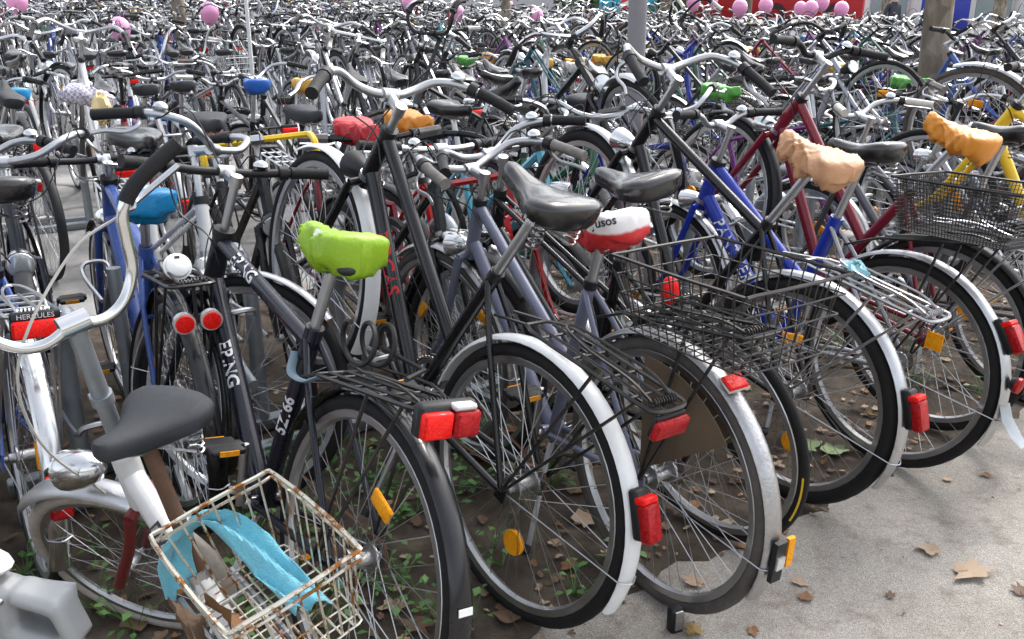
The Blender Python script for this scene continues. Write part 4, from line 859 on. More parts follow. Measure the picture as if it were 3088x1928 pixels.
# towel draped through the frame and into the basket
tw = cr([(.47, .075, .42), (.475, .065, .50), (.46, .04, .545), (.44, -.0, .56), (.41, -.035, .55), (.36, -.05, .51), (.30, -.055, .478), (.18, -.06, .475)], 6); Vv = []; F_ = []; n_ = len(tw)
for i, q in enumerate(tw):
    for j in range(13):
        t = (j / 12 - .5); Vv.append(q + np.array((.0 + .010 * math.sin(5 * t + i * .3), t * .062, .010 * math.cos(11 * t + .35 * i) + .004 * math.sin(19 * t + .8 * i) - .02 * t * t)))
for i in range(n_ - 1):
    for j in range(12): F_.append((i * 13 + j, i * 13 + j + 1, (i + 1) * 13 + j + 1, (i + 1) * 13 + j))
tme = MB().m('towel').add(Vv, F_).mesh('towel'); to = tag(link('towel', tme, None, MJ @ Matrix.Translation((0, -.04, 0))), 'pale blue cloth draped over the white folding bicycle into its basket', 'towel'); so = to.modifiers.new('thick', 'SOLIDIFY'); so.thickness = .0022
# bicycle in the lower left corner, only its silver moulded guard in view
mat('silver_plastic', (.34, .35, .36), .42, .25, 0, .08, 20, .2, 80, dirt=.3, dirtcol=(.35, .34, .33)); shell = MB().m('silver_plastic')
RY = lambda a: Matrix.Rotation(rad(a), 3, 'Y')
shell.box((.0, 0, .10), (.05, .07, .25), RY(-4), bev=.016); shell.box((-.07, 0, .215), (.17, .075, .05), RY(14), bev=.018); shell.box((-.045, 0, .16), (.11, .06, .045), RY(48), bev=.014)
for z, w_ in ((.195, .10), (.115, .115), (.03, .12)): shell.box((.055, 0, z), (w_, .07, .036), RY(12), bev=.012)
shell.box((.105, 0, .15), (.03, .068, .085), RY(-22), bev=.010); shell.box((.108, 0, .065), (.03, .068, .085), RY(-20), bev=.010); shell.box((.05, .028, .11), (.11, .008, .2), None)
top_ = MB().m('paper_white').ell((-.08, 0, .250), (.088, .047, .022), 18, 10)
loop_ = MB().m('cable_black').tube(cr([(-.14, -.04, .19), (-.1, -.05, .24), (-.065, -.05, .245), (-.07, -.05, .225), (-.13, -.045, .18)], 5), .006, 6)
K_loc = (-.90, 1.36, .245); gd = link('plastic_guard', shell.mesh('plastic_guard'), None, Matrix.Translation(K_loc) @ Matrix.Rotation(rad(-4), 4, 'Z') @ Matrix.Rotation(rad(4), 4, 'Y') @ Matrix.Diagonal((1.0, 1.0, 1.0, 1)))
rm_ = gd.modifiers.new('mould', 'REMESH'); rm_.mode = 'VOXEL'; rm_.voxel_size = .005; rm_.use_smooth_shade = True; sm2 = gd.modifiers.new('soft', 'SMOOTH'); sm2.factor = .5; sm2.iterations = 9
link('white_cap', top_.mesh('white_cap'), gd); link('cable_loop', loop_.mesh('cable_loop'), gd)
for x_, z_ in ((.0, .20), (.0, .03)): link('screw', MB().m('chrome_old').lathe((x_, -.032, z_), (x_, -.039, z_), [(0, .007), (1, .006)], 10).mesh('screw'), gd)
tag(gd, 'silver grey moulded plastic guard with white top at the lower left corner', 'plastic guard')
make_bike(-1.30, 1.02, 104, 'dark blue bicycle at the lower left corner beside the silver plastic guard', G1, paint='navy', style='trapeze', bar='flat', lod=1, guard='black_plastic', lights=(), rack='black_wire', cover=None, steer=10)

# ------------------------------------------------------------------ bicycle racks between the rows
def holder_low():
    b = MB().m('galvanised'); b.tube(cr([(0, 0, 0), (0, 0, .40), (.03, 0, .53), (.11, 0, .59), (.19, 0, .55)], 5), .027, 10)
    return b
def hoop(z, l):
    return MB().m('aluminium').tube(cr([(0, .045, z), (l - .05, .045, z + .02), (l, .03, z + .05), (l, -.03, z + .05), (l - .05, -.045, z + .02), (0, -.045, z)], 4), .0075, 6)
def holder_high():
    b = MB().m('galvanised'); b.tube([(0, 0, 0), (0, 0, .62)], .022, 10); b.tube(cr([(0, 0, .60), (.10, 0, .52), (.22, 0, .40), (.34, 0, .36)], 4), .016, 8); return b
hl_, hh_, hp1, hp2 = holder_low().mesh('wheel_holder'), holder_high().mesh('wheel_holder'), hoop(.30, .34).mesh('wheel_hoop'), hoop(.52, .30).mesh('wheel_hoop')
for k in range(3):
    for j in range(12 if k == 0 else 9):
        u0 = (.15 + 2.1 * j) if k == 0 else (-2.2 * k + 2.1 * j + 1.5 * k); x, y = uv(u0 + 1.05, VC0 + PERIOD * k)
        if not in_view(x, y, .15) or y < 1.5 or math.hypot(x, y) > 12.5 - 2 * k * 0: continue
        e = bpy.data.objects.new('bicycle_rack', None); C.objects.link(e); e.matrix_world = Matrix.Translation((x, y, float(gz(x, y)))) @ Matrix.Rotation(RA, 4, 'Z')
        tag(e, 'galvanised bicycle rack between the %s rows, %s unit from the left end' % (('first two', 'third and fourth', 'fifth and sixth')[k], ROWN[j] if j else 'first'), 'bicycle rack', 'bicycle racks between the rows')
        for vv in (-.10, .10): link('base_rail', cached('rail', lambda: MB().m('galvanised').box((0, 0, .03), (2.06, .05, .05), bev=.006), 'base_rail'), e, Matrix.Translation((0, vv, 0)))
        for q in range(5):
            for sd_ in (-1, 1):
                Mh = Matrix.Translation((-.84 + .42 * q + (.0 if sd_ < 0 else .2), sd_ * .10, .05)) @ Matrix.Rotation(rad(90 * sd_), 4, 'Z'); hi = (q + (sd_ > 0)) % 2
                w = link('wheel_holder', hh_ if hi else hl_, e, Mh); link('wheel_hoop', hp2 if hi else hp1, w)
# ------------------------------------------------------------------ poles, trees, balloons
mat('pole_grey', (.25, .24, .26), .5, .2, 0, .1, 8, .15, 60, dirt=.35, dirtcol=(.33, .31, .32)); mat('pole_white', (.72, .73, .74), .4, 0, 0, .06, 8, dirt=.3)
def at(fx, fy, depth):                      # a point of the place seen at a pixel of the 2422-wide photo, at that depth along the view axis
    a = (fx * FULL - CX) / F_PX * depth; b = -(fy * FULL - CY) / F_PX * depth; c, s = math.cos(PITCH), math.sin(PITCH)
    return a, depth * c + b * s, CAM_H - depth * s + b * c
x, y, _ = at(1507, 60, 5.45)
pl = MB().m('pole_grey').lathe((0, 0, 0), (0, 0, 5.5), [(0, .062), (.2, .057), (1, .045)], 20); pl.lathe((0, 0, 0), (0, 0, .12), [(0, .09), (.7, .085), (1, .06)], 16)
lp = bpy.data.objects.new('lamp_post', None); C.objects.link(lp); lp.location = (x, y, float(gz(x, y))); tag(lp, 'tall plain grey lamp post standing among the bicycles', 'lamp post')
link('post', pl.mesh('post'), lp); link('lamp_head', MB().m('pole_grey').tube(cr([(0, 0, 5.45), (0, 0, 5.7), (.1, 0, 5.85), (.5, 0, 5.9)], 4), .035, 8).box((.75, 0, 5.9), (.6, .2, .1), bev=.03).mesh('lamp_head'), lp)
x, y, _ = at(587, 60, 8.05); sp_ = MB().m('pole_white').tube([(0, 0, 0), (.0, 0, 3.2)], .017, 10)
sg = bpy.data.objects.new('sign_pole', None); C.objects.link(sg); sg.location = (x, y, float(gz(x, y))); tag(sg, 'thin white metal pole rising from the rows on the left', 'pole'); link('post', sp_.mesh('post'), sg)
m, N, L, b = new_mat('plane_bark'); tc = N.new('ShaderNodeTexCoord'); mp_ = N.new('ShaderNodeMapping'); mp_.inputs['Scale'].default_value = (1, 1, .45); L.new(tc.outputs['Object'], mp_.inputs[0])
vo = N.new('ShaderNodeTexVoronoi'); vo.inputs['Scale'].default_value = 11; nz = N.new('ShaderNodeTexNoise'); nz.inputs['Scale'].default_value = 9; nz.inputs['Detail'].default_value = 8; L.new(mp_.outputs[0], nz.inputs['Vector']); L.new(mp_.outputs[0], vo.inputs['Vector'])
mm = N.new('ShaderNodeMix'); mm.data_type = 'RGBA'; mm.inputs[0].default_value = .82; L.new(vo.outputs['Color'], mm.inputs[6]); L.new(nz.outputs[0], mm.inputs[7])
rp = N.new('ShaderNodeValToRGB'); els = rp.color_ramp.elements; els[0].position = .3; els[0].color = (.075, .06, .045, 1); els[1].position = .75; els[1].color = (.36, .31, .25, 1); q = els.new(.5); q.color = (.17, .14, .105, 1)
L.new(mm.outputs[2], rp.inputs[0]); L.new(rp.outputs[0], b.inputs['Base Color']); b.inputs['Roughness'].default_value = .85; bp = N.new('ShaderNodeBump'); bp.inputs['Strength'].default_value = .6; bp.inputs['Distance'].default_value = .02; L.new(nz.outputs[0], bp.inputs['Height']); L.new(bp.outputs[0], b.inputs['Normal']); MATS['plane_bark'] = m
for i, c in enumerate(((.05, .09, .02), (.075, .12, .03), (.11, .14, .03))): mat('leaf_green%d' % i, c, .55, 0, 0, .3, 8)
def crown(seed, rr, n):
    r = np.random.default_rng(seed); b = MB()
    cl = [(r.normal(0, rr * .42), r.normal(0, rr * .42), r.normal(0, rr * .28)) for _ in range(16)]
    for k in range(3):
        b.m('leaf_green%d' % k); m_ = n // 3; ce = np.array([cl[i] for i in r.integers(0, 16, m_)]) + r.normal(0, rr * .16, (m_, 3))
        t1 = r.normal(0, 1, (m_, 3)); t1 /= np.linalg.norm(t1, axis=1)[:, None]; t2 = np.cross(t1, r.normal(0, 1, (m_, 3))); t2 /= np.linalg.norm(t2, axis=1)[:, None]; s = r.uniform(.06, .12, (m_, 1))
        Vv = np.stack([ce - t1 * s, ce + t2 * s * .7, ce + t1 * s, ce - t2 * s * .7], 1).reshape(-1, 3); b.add(Vv, [(4 * i, 4 * i + 1, 4 * i + 2, 4 * i + 3) for i in range(m_)])
    return b
crowns = [crown(i, 2.4, 2400).mesh('crown') for i in range(2)]
def tree(fx, depth, rad_, label, seed, h=5.2, bend=.05):
    x, y, _ = at(fx, 40, depth); e = bpy.data.objects.new('plane_tree', None); C.objects.link(e); e.location = (x, y, float(gz(x, y))); tag(e, label, 'tree', 'plane trees among the bicycles')
    r = random.Random(seed); b = MB().m('plane_bark'); zs = np.linspace(0, h, 22)
    P = [(bend * math.sin(z * .9 + seed) - bend * math.sin(1.2 * .9 + seed), bend * .5 * math.cos(z * 1.1), z) for z in zs]; b.tube(P, [rad_ * (1.25 - .35 * min(1, z / .5) if z < .5 else .95 - .07 * z + .03 * math.sin(3.1 * z + seed)) for z in zs], 20)
    for j in range(6):
        a = j * 1.05 + r.random(); z0 = h * r.uniform(.62, .95); b.tube(cr([(0, 0, z0), (.6 * math.cos(a), .6 * math.sin(a), z0 + .7), (1.5 * math.cos(a), 1.5 * math.sin(a), z0 + 1.7)], 4), np.linspace(rad_ * .42, rad_ * .12, 9), 8)
    link('trunk', b.mesh('trunk'), e); link('crown', crowns[seed % 2], e, Matrix.Translation((0, 0, h + 1.9)) @ Matrix.Rotation(seed, 4, 'Z'))
tree(2222, 6.3, .112, 'thick mottled plane tree trunk rising behind the bicycles on the right', 2); tree(424, 14, .108, 'slender pale tree trunk among the bicycles on the left', 4); tree(1196, 15, .098, 'slim pale tree trunk at the middle of the far rows', 6)
tree(1768, 38, .17, 'thin tree trunk in front of the red bus', 3); tree(2092, 31, .17, 'thin tree trunk between bus and person', 5); tree(2362, 27, .22, 'pale tree trunk at the right edge before the white building', 8); tree(1575, 36, .3, 'dark tree trunk right of the lamp post before the shrubs', 7)
mat('balloon_pink', (.88, .36, .62), .28, 0, .3, .03, 4, spec=.5)
for i, (fx, fy, rp_, lb) in enumerate([(283, 68, 25, 'lowest and nearest pink balloon, in front of the left rows'), (495, 30, 23, 'pink balloon beside the small left tree trunk'), (40, 4, 24, 'pink balloon cut by the top left corner'), (967, 8, 17, 'pink balloon above the tall black raised handlebar'), (1083, 30, 16, 'pink balloon left of the middle tree trunk'), (1268, 37, 17, 'pink balloon right of the middle tree trunk'), (1640, 6, 17, 'pink balloon left of the red bus beside the shrubs'), (1686, 2, 12, 'small pink balloon at the top edge before the bus'), (1750, 18, 18, 'pink balloon before the front of the red bus'), (1811, 14, 17, 'pink balloon before the middle of the bus'), (1893, 20, 15, 'left balloon of the pink pair before the bus'), (1918, 20, 17, 'right balloon of the pink pair before the bus'), (1945, 7, 16, 'upper pink balloon above the pair before the bus'), (1990, 22, 17, 'pink balloon before the rear end of the bus'), (1655, 62, 13, 'low pink balloon between handlebars below the bus'), (1205, 14, 10, 'small pink balloon half behind the middle tree trunk')]):
    d = .125 * F_PX / (rp_ * FULL); x, y, z = at(fx, fy, d); e = bpy.data.objects.new('balloon', None); C.objects.link(e); e.location = (x, y, z); tag(e, lb, 'balloon', 'pink balloons tied to bicycles')
    def bal():
        th = np.linspace(0, PI, 16); return MB().m('balloon_pink').tube2([np.array((0, 0, .125 * math.cos(t) * (1.08 if t < PI / 2 else 1.28))) for t in th], [max(.003, .125 * math.sin(t) * (1 - .12 * (t > PI / 2) * (t - PI / 2))) for t in th], np.array((0, 0, -1.)), 24)
    link('body', cached('balloon', bal, 'body'), e); link('knot', cached('knot', lambda: MB().m('balloon_pink').lathe((0, 0, -.157), (0, 0, -.178), [(0, .004), (1, .013)], 8), 'knot'), e)
    link('string', cached('string', lambda: MB().m('paper_white').tube(cr([(0, 0, -.17), (.02, .01, -.35), (-.01, 0, -.55)], 4), .0015, 3), 'string'), e)

# ------------------------------------------------------------------ bus, building, person and the street behind
mat('bus_red', (.62, .025, .03), .3, 0, .4, .06, 1.5, dirt=.15); mat('bus_glass', (.012, .014, .016), .08, 0, 1, .1); mat('tyre_far', (.02, .02, .02), .7); mat('hub_far', (.4, .4, .42), .4, .7)
x0, yb, _ = at(1640, 30, 42); x1, _, _ = at(2046, 30, 42); zb = float(gz((x0 + x1) / 2, yb)); Lb = x1 - x0 + 1.2; bus = bpy.data.objects.new('bus', None); C.objects.link(bus); bus.location = (x1 - Lb / 2, yb + 1.3, zb); tag(bus, 'red city bus passing behind the bicycles', 'bus')
bd = MB().m('bus_red').box((0, 0, 1.72), (Lb, 2.5, 2.75), bev=.12); link('body', bd.mesh('body'), bus)
nW = 7
for i in range(nW):
    w = Lb / nW - .12; link('window', cached(('bw', 0), lambda: MB().m('bus_glass').box((0, 0, 0), (w, .03, .95), bev=.012), 'window'), bus, Matrix.Translation((-Lb / 2 + (i + .5) * Lb / nW, -1.256, 2.38)))
for fx in (1832, 1976):
    xx = at(fx, 30, 42)[0] - (x1 - Lb / 2); w = link('wheel', cached('buswheel', lambda: MB().m('tyre_far').ring([(.5, -.14), (.5, .14), (.3, .14), (.3, -.14)], 28), 'wheel'), bus, Matrix.Translation((xx, -1.14, .5))); link('rim', cached('busrim', lambda: MB().m('hub_far').ring([(.29, -.1), (.29, .1), (.08, .06), (.08, -.06)], 20), 'rim'), w)
    link('wheel_arch', cached('busarch', lambda: MB().m('tyre_far').ring([(.57, -.02), (.57, .02), (.53, .02), (.53, -.02)], 18, 0, PI), 'wheel_arch'), bus, Matrix.Translation((xx, -1.262, .5)))
link('trim_strip', MB().m('paper_white').box((0, -1.262, 1.82), (Lb - .4, .02, .05)).mesh('trim_strip'), bus)
mat('wall_white', (.74, .74, .73), .7, 0, 0, .04, 2); mat('window_pane', (.30, .36, .38), .12, .2, 1, .15, 1.5); mat('panel_blue', (.02, .04, .38), .4, 0, .2, .05); mat('frame_grey', (.35, .37, .38), .5, .3)
bx0 = at(2050, 30, 52)[0]; by = at(2050, 30, 52)[1]; bz = float(gz(bx0 + 10, by)); bu = bpy.data.objects.new('building', None); C.objects.link(bu); bu.location = (bx0, by, bz); tag(bu, 'white shop building with tall pale windows at the far right', 'building')
link('wall', MB().m('wall_white').box((11, 4, 3.5), (22, 8, 7)).mesh('wall'), bu)
for i in range(7):
    xw = 1.2 + i * 3.0; fr_ = link('window', cached('bwin', lambda: MB().m('frame_grey').box((0, 0, 1.75), (2.1, .1, 3.1)), 'window'), bu, Matrix.Translation((xw, -.03, 0)))
    for q in (-.52, .52): link('pane', cached('bpane', lambda: MB().m('window_pane').box((0, 0, 1.75), (.94, .06, 2.9)), 'pane'), fr_, Matrix.Translation((q, -.045, 0)))
    link('pillar', cached('bpil', lambda: MB().m('wall_white').box((0, 0, 3.4), (.55, .5, 6.8), bev=.03), 'pillar'), bu, Matrix.Translation((xw + 1.5, -.28, 0)))
link('roof_edge', MB().m('frame_grey').box((11, -.35, 7.1), (22.6, 1.2, .25)).mesh('roof_edge'), bu)
px0, py0, _ = at(2178, 30, 36); px1 = at(2292, 30, 36)[0]; pz = float(gz(px0, py0)); pn = bpy.data.objects.new('advertising_panel', None); C.objects.link(pn); pn.location = ((px0 + px1) / 2, py0, pz); tag(pn, 'deep blue advertising panel with red script behind the thick tree', 'panel')
wp = px1 - px0; link('board', MB().m('panel_blue').box((0, 0, 1.6), (wp, .12, 2.7), bev=.02).mesh('board'), pn); link('lettering', text_mesh('Imp', .32, 'print_red'), pn, Matrix.Translation((-wp * .33, -.065, 1.72)) @ Matrix.Rotation(rad(90), 4, 'X')); link('lettering', text_mesh('ond', .32, 'print_red'), pn, Matrix.Translation((wp * .36, -.065, 1.74)) @ Matrix.Rotation(rad(90), 4, 'X'))
for q in (-1, 1): link('leg', MB().m('frame_grey').box((q * wp * .4, 0, .12), (.1, .1, .24)).mesh('leg'), pn)
mat('container_blue', (.06, .42, .58), .5, 0, .1, .08, 2, dirt=.2); mat('stripe_red', (.5, .03, .03), .5)
for fx0, fx1, lb in ((1418, 1446, 'light blue container left of the striped barrier'), (1449, 1466, 'narrow light blue container next to the striped barrier'), (1530, 1552, 'pale blue container right of the lamp post')):
    a0, yy, _ = at(fx0, 20, 40); a1 = at(fx1, 20, 40)[0]; zz = float(gz(a0, yy)); e = bpy.data.objects.new('container', None); C.objects.link(e); e.location = ((a0 + a1) / 2, yy, zz); tag(e, lb, 'container', 'light blue containers at the far end')
    link('body', MB().m('container_blue').box((0, 0, .85), (a1 - a0, .8, 1.7), bev=.05).mesh('body'), e); link('lid', MB().m('frame_grey').box((0, 0, 1.75), (a1 - a0 + .06, .86, .1), bev=.03).mesh('lid'), e)
    for q in (-.3, .3): link('rib', MB().m('container_blue').box((q * (a1 - a0), -.41, .85), (.05, .03, 1.5)).mesh('rib'), e)
a0, yy, _ = at(1476, 20, 34); zz = float(gz(a0, yy)); e = bpy.data.objects.new('barrier_board', None); C.objects.link(e); e.location = (a0, yy, zz); tag(e, 'red and white striped barrier board left of the lamp post', 'barrier')
link('board', MB().m('paper_white').box((0, 0, 1.25), (.26, .04, 1.1), bev=.01).mesh('board'), e); link('foot', MB().m('frame_grey').tube([(0, 0, 0), (0, 0, .75)], .03, 6).box((0, 0, .04), (.5, .4, .08)).mesh('foot'), e)
for q in range(4): link('stripe', MB().m('stripe_red').add([(-.13, -.0225, .76 + q * .28), (.13, -.0225, .86 + q * .28), (.13, -.0225, .98 + q * .28), (-.13, -.0225, .88 + q * .28)], [(0, 1, 2, 3)]).mesh('stripe'), e)
def shrub(fx, depth, w, h, label, seed):
    x, y, _ = at(fx, 30, depth); e = bpy.data.objects.new('shrub', None); C.objects.link(e); e.location = (x, y, float(gz(x, y))); tag(e, label, 'shrub', 'shrubs at the far end'); me = crown(seed, 1.0, 1500).mesh('foliage'); link('foliage', me, e, Matrix.Translation((0, 0, h * .6)) @ Matrix.Diagonal((w, w * .7, h * .95, 1)))
    link('stem', MB().m('plane_bark').tube([(0, 0, 0), (.05, 0, h * .6)], .05, 6).mesh('stem'), e)
shrub(1378, 42, 1.6, 1.6, 'dark green shrub left of the light blue containers', 21); shrub(1600, 40, 1.2, 1.9, 'green shrub between lamp post and red bus', 22); shrub(700, 46, 2.5, 2.2, 'green shrub beyond the far left rows', 23)
# the street beyond
mat('street_asphalt', (.10, .10, .105), .85, 0, 0, .15, 1.0); 
x0s = 0
st = MB().m('street_asphalt'); Vv = []
for i in range(41):
    X = -40 + 2.5 * i
    for Y in (36, 39, 42, 45, 48): Vv.append((X, Y, float(gz(X, Y)) + .016))
st.add(Vv, [(i * 5 + j, (i + 1) * 5 + j, (i + 1) * 5 + j + 1, i * 5 + j + 1) for i in range(40) for j in range(4)]); tag(link('street', st.mesh('street')), kind='structure')
for i, (xb, w, h, mname, lb) in enumerate(((-52, 30, 11, 'wall_beige', 'long beige building far behind the left rows'), (-20, 36, 12, 'wall_pale', 'pale grey building far behind the middle rows'))):
    mat('wall_beige', (.42, .38, .32), .8, 0, 0, .06, 1); mat('wall_pale', (.50, .50, .50), .8, 0, 0, .06, 1)
    zz = float(gz(xb + w / 2, 62)); e = bpy.data.objects.new('building', None); C.objects.link(e); e.location = (xb, 66, zz); tag(e, lb, 'building'); link('wall', MB().m(mname).box((w / 2, 4, h / 2), (w, 8, h)).mesh('wall'), e); link('roof', MB().m('frame_grey').box((w / 2, 4, h + .15), (w + .6, 8.6, .3)).mesh('roof'), e)
    for fl in range(3):
        for q in range(int(w / 3)): 
            wo_ = link('window', cached('fwin', lambda: MB().m('paper_white').box((0, 0, 0), (1.5, .08, 1.7)), 'window'), e, Matrix.Translation((1.5 + 3 * q, -.02, 1.9 + 3.4 * fl))); link('pane', cached('fpane', lambda: MB().m('window_pane').box((0, -.03, 0), (1.3, .08, 1.5)), 'pane'), wo_)
# person walking beyond the rows
px_, py_, _ = at(2111, 40, 25); pz_ = float(gz(px_, py_)); mat('jacket_dark', (.03, .035, .05), .8, 0, 0, .2, 20); mat('jeans', (.03, .05, .11), .8); mat('skin', (.55, .33, .25), .5); mat('hair_dark', (.02, .016, .014), .6)
pe = bpy.data.objects.new('person', None); C.objects.link(pe); pe.location = (px_, py_, pz_); pe.rotation_euler = (0, 0, rad(200)); tag(pe, 'person with dark hair in a dark jacket walking beyond the rows', 'person')
J = {'pel': (0, 0, .95, .15, .11), 'ches': (0, .01, 1.28, .17, .12), 'neck': (0, .01, 1.46, .06, .06), 'head': (0, .03, 1.56, .085, .10), 'top': (0, .02, 1.70, .07, .085), 'ls': (.17, 0, 1.41, .065, .065), 'le': (.24, -.05, 1.14, .05, .05), 'lw': (.22, .08, .92, .035, .035), 'lh': (.21, .12, .84, .035, .03), 'rs': (-.17, 0, 1.41, .065, .065), 're': (-.24, -.02, 1.14, .05, .05), 'rw': (-.23, .10, .93, .035, .035), 'rh': (-.22, .14, .85, .035, .03),
     'lk': (.10, .08, .50, .07, .075), 'la': (.11, -.03, .09, .05, .05), 'lt': (.12, .13, .04, .04, .03), 'rk': (-.10, .02, .50, .07, .075), 'ra': (-.11, -.18, .10, .05, .05), 'rt': (-.12, -.04, .04, .04, .03)}
ks = list(J); ed = [('pel', 'ches'), ('ches', 'neck'), ('neck', 'head'), ('head', 'top'), ('ches', 'ls'), ('ls', 'le'), ('le', 'lw'), ('lw', 'lh'), ('ches', 'rs'), ('rs', 're'), ('re', 'rw'), ('rw', 'rh'), ('pel', 'lk'), ('lk', 'la'), ('la', 'lt'), ('pel', 'rk'), ('rk', 'ra'), ('ra', 'rt')]
me = bpy.data.meshes.new('body'); me.from_pydata([J[k][:3] for k in ks], [(ks.index(a), ks.index(b)) for a, b in ed], [])
bo = link('body', me, pe); bo.modifiers.new('skin', 'SKIN').use_smooth_shade = True
for i, k in enumerate(ks): me.skin_vertices[0].data[i].radius = J[k][3:]
me.skin_vertices[0].data[0].use_root = True; ss = bo.modifiers.new('sub', 'SUBSURF'); ss.levels = ss.render_levels = 2
m, N, L, b = new_mat('person_cloth'); tc = N.new('ShaderNodeTexCoord'); sx = N.new('ShaderNodeSeparateXYZ'); L.new(tc.outputs['Object'], sx.inputs[0]); rp = N.new('ShaderNodeValToRGB'); rp.color_ramp.interpolation = 'CONSTANT'; mr2 = N.new('ShaderNodeMath'); mr2.operation = 'DIVIDE'; mr2.inputs[1].default_value = 2; L.new(sx.outputs[2], mr2.inputs[0]); L.new(mr2.outputs[0], rp.inputs[0])
e0 = rp.color_ramp.elements; e0[0].color = (.02, .02, .02, 1); e0[1].position = .05; e0[1].color = (.03, .05, .11, 1)
for pos, c in ((.45, (.03, .035, .05, 1)), (.735, (.55, .33, .25, 1))): q = e0.new(pos); q.color = c
L.new(rp.outputs[0], b.inputs['Base Color']); b.inputs['Roughness'].default_value = .75; me.materials.append(m)
hr = MB().m('hair_dark').ell((0, -.005, 1.645), (.098, .115, .115), 16, 12); hr.v[0] = hr.v[0][:]; link('hair', hr.mesh('hair'), pe)
link('nose', MB().m('skin').ell((0, .135, 1.60), (.014, .02, .022), 8, 6).mesh('nose'), pe)
for q in (-1, 1): link('eye', MB().m('hair_dark').ell((q * .032, .122, 1.625), (.010, .008, .007), 8, 6).mesh('eye'), pe)
# ------------------------------------------------------------------ leaves and weeds on the ground
LEAFC = {'tan': (.36, .26, .175), 'brown': (.12, .072, .042), 'rust': (.20, .095, .04), 'ochre': (.32, .21, .07), 'pale_green': (.28, .36, .18)}
for k, c in LEAFC.items(): mat('leaf_' + k, c, .65, 0, 0, .3, 60, .3, 200)
def leaf_mb(matname, seed, lobes=True):
    r = np.random.default_rng(seed); n = 15; a = np.linspace(0, 2 * PI, n, endpoint=False); rr = (1 + .22 * np.cos(5 * a + .4 * np.sin(a)) + r.normal(0, .13, n)) if lobes else 1 + r.normal(0, .22, n)
    P = np.stack([rr * np.cos(a), rr * np.sin(a) * (.85 if lobes else .7), np.zeros(n)], 1); c = np.array([[0, 0, 0.]]); ring = P * .5
    Vv = np.vstack([c, ring, P]); Vv[:, 2] = .28 * Vv[:, 1] ** 2 + .16 * Vv[:, 0] * r.uniform(-1, 1) + r.normal(0, .05, len(Vv)); Vv[:, 2] -= Vv[:, 2].min() - .03
    F_ = [(0, 1 + i, 1 + (i + 1) % n) for i in range(n)] + [(1 + i, 1 + n + i, 1 + n + (i + 1) % n, 1 + (i + 1) % n) for i in range(n)]
    b = MB().m(matname).add(Vv, F_)
    b.tube([(-.2, 0, Vv[0, 2]), (-1.2, .05, .12), (-1.7, .1, .08)], .025, 4); return b
def ground_pt(fx, fy): return ray_at(fx * FULL, fy * FULL, 0.0)
LV_ = [(2295, 1362, .062, 'tan', 'largest pale tan dry leaf on the path at the right'), (2195, 1308, .040, 'tan', 'curled tan leaf just above the largest leaf on the path'), (1905, 1420, .026, 'rust', 'small rust leaf on the path below the grey-tyred wheel'), (1890, 1385, .024, 'tan', 'small tan leaf on the path right of the grey-tyred wheel'), (2410, 1405, .03, 'brown', 'brown leaf at the right edge of the path'), (1640, 1500, .03, 'ochre', 'ochre leaf beside the black lock piece at the bottom edge'),
       (1900, 1062, .075, 'pale_green', 'pale green fallen leaf behind the slim black tyre'), (1975, 1072, .06, 'pale_green', 'pale green leaf beside the larger pale green leaf'), (1640, 1385, .038, 'tan', 'tan leaf inside the grey-tyred wheel'), (1385, 1235, .055, 'tan', 'pale flat leaf inside the silver-guarded wheel'), (1350, 1345, .035, 'rust', 'orange leaf inside the silver-guarded wheel'), (1200, 1460, .05, 'brown', 'curled brown leaf between the black and the silver mudguards'), (1140, 1085, .05, 'brown', 'brown leaf behind the spokes of the silver-guarded wheel'),
       (260, 1440, .05, 'rust', 'rust leaf below the white-tyred wheel'), (330, 1470, .06, 'brown', 'brown leaf at the lower left under the white tyre'), (930, 1440, .04, 'tan', 'tan leaf under the black mudguard wheel'), (990, 1490, .05, 'brown', 'brown leaf at the bottom edge beside the black mudguard'), (2100, 1010, .03, 'tan', 'tan leaf on soil inside the panther bicycle wheel'), (2065, 985, .03, 'ochre', 'ochre leaf beside the round amber reflector'), (1780, 1500, .02, 'rust', 'tiny rust leaf near the bottom edge of the path'), (2105, 1415, .018, 'brown', 'tiny brown leaf in the middle of the path'), (2330, 1130, .022, 'rust', 'small rust leaf on the path at the far right'), (2240, 1140, .02, 'tan', 'small tan leaf on the path below the diamond reflector'), (1760, 1300, .022, 'rust', 'small rust leaf on the path edge')]
lm = {}
for i, (fx, fy, sz, c, lb) in enumerate(LV_):
    x, y = ground_pt(fx, fy); key = (c, i % 4)
    if key not in lm: lm[key] = leaf_mb('leaf_' + c, i % 4 + 3).mesh('fallen_leaf')
    o = link('fallen_leaf', lm[key], None, Matrix.Translation((x, y, .008)) @ Matrix.Rotation(i * 1.9, 4, 'Z') @ Matrix.Diagonal((sz * .78, sz * .78, sz * .6, 1))); tag(o, lb, 'leaf', 'fallen leaves')
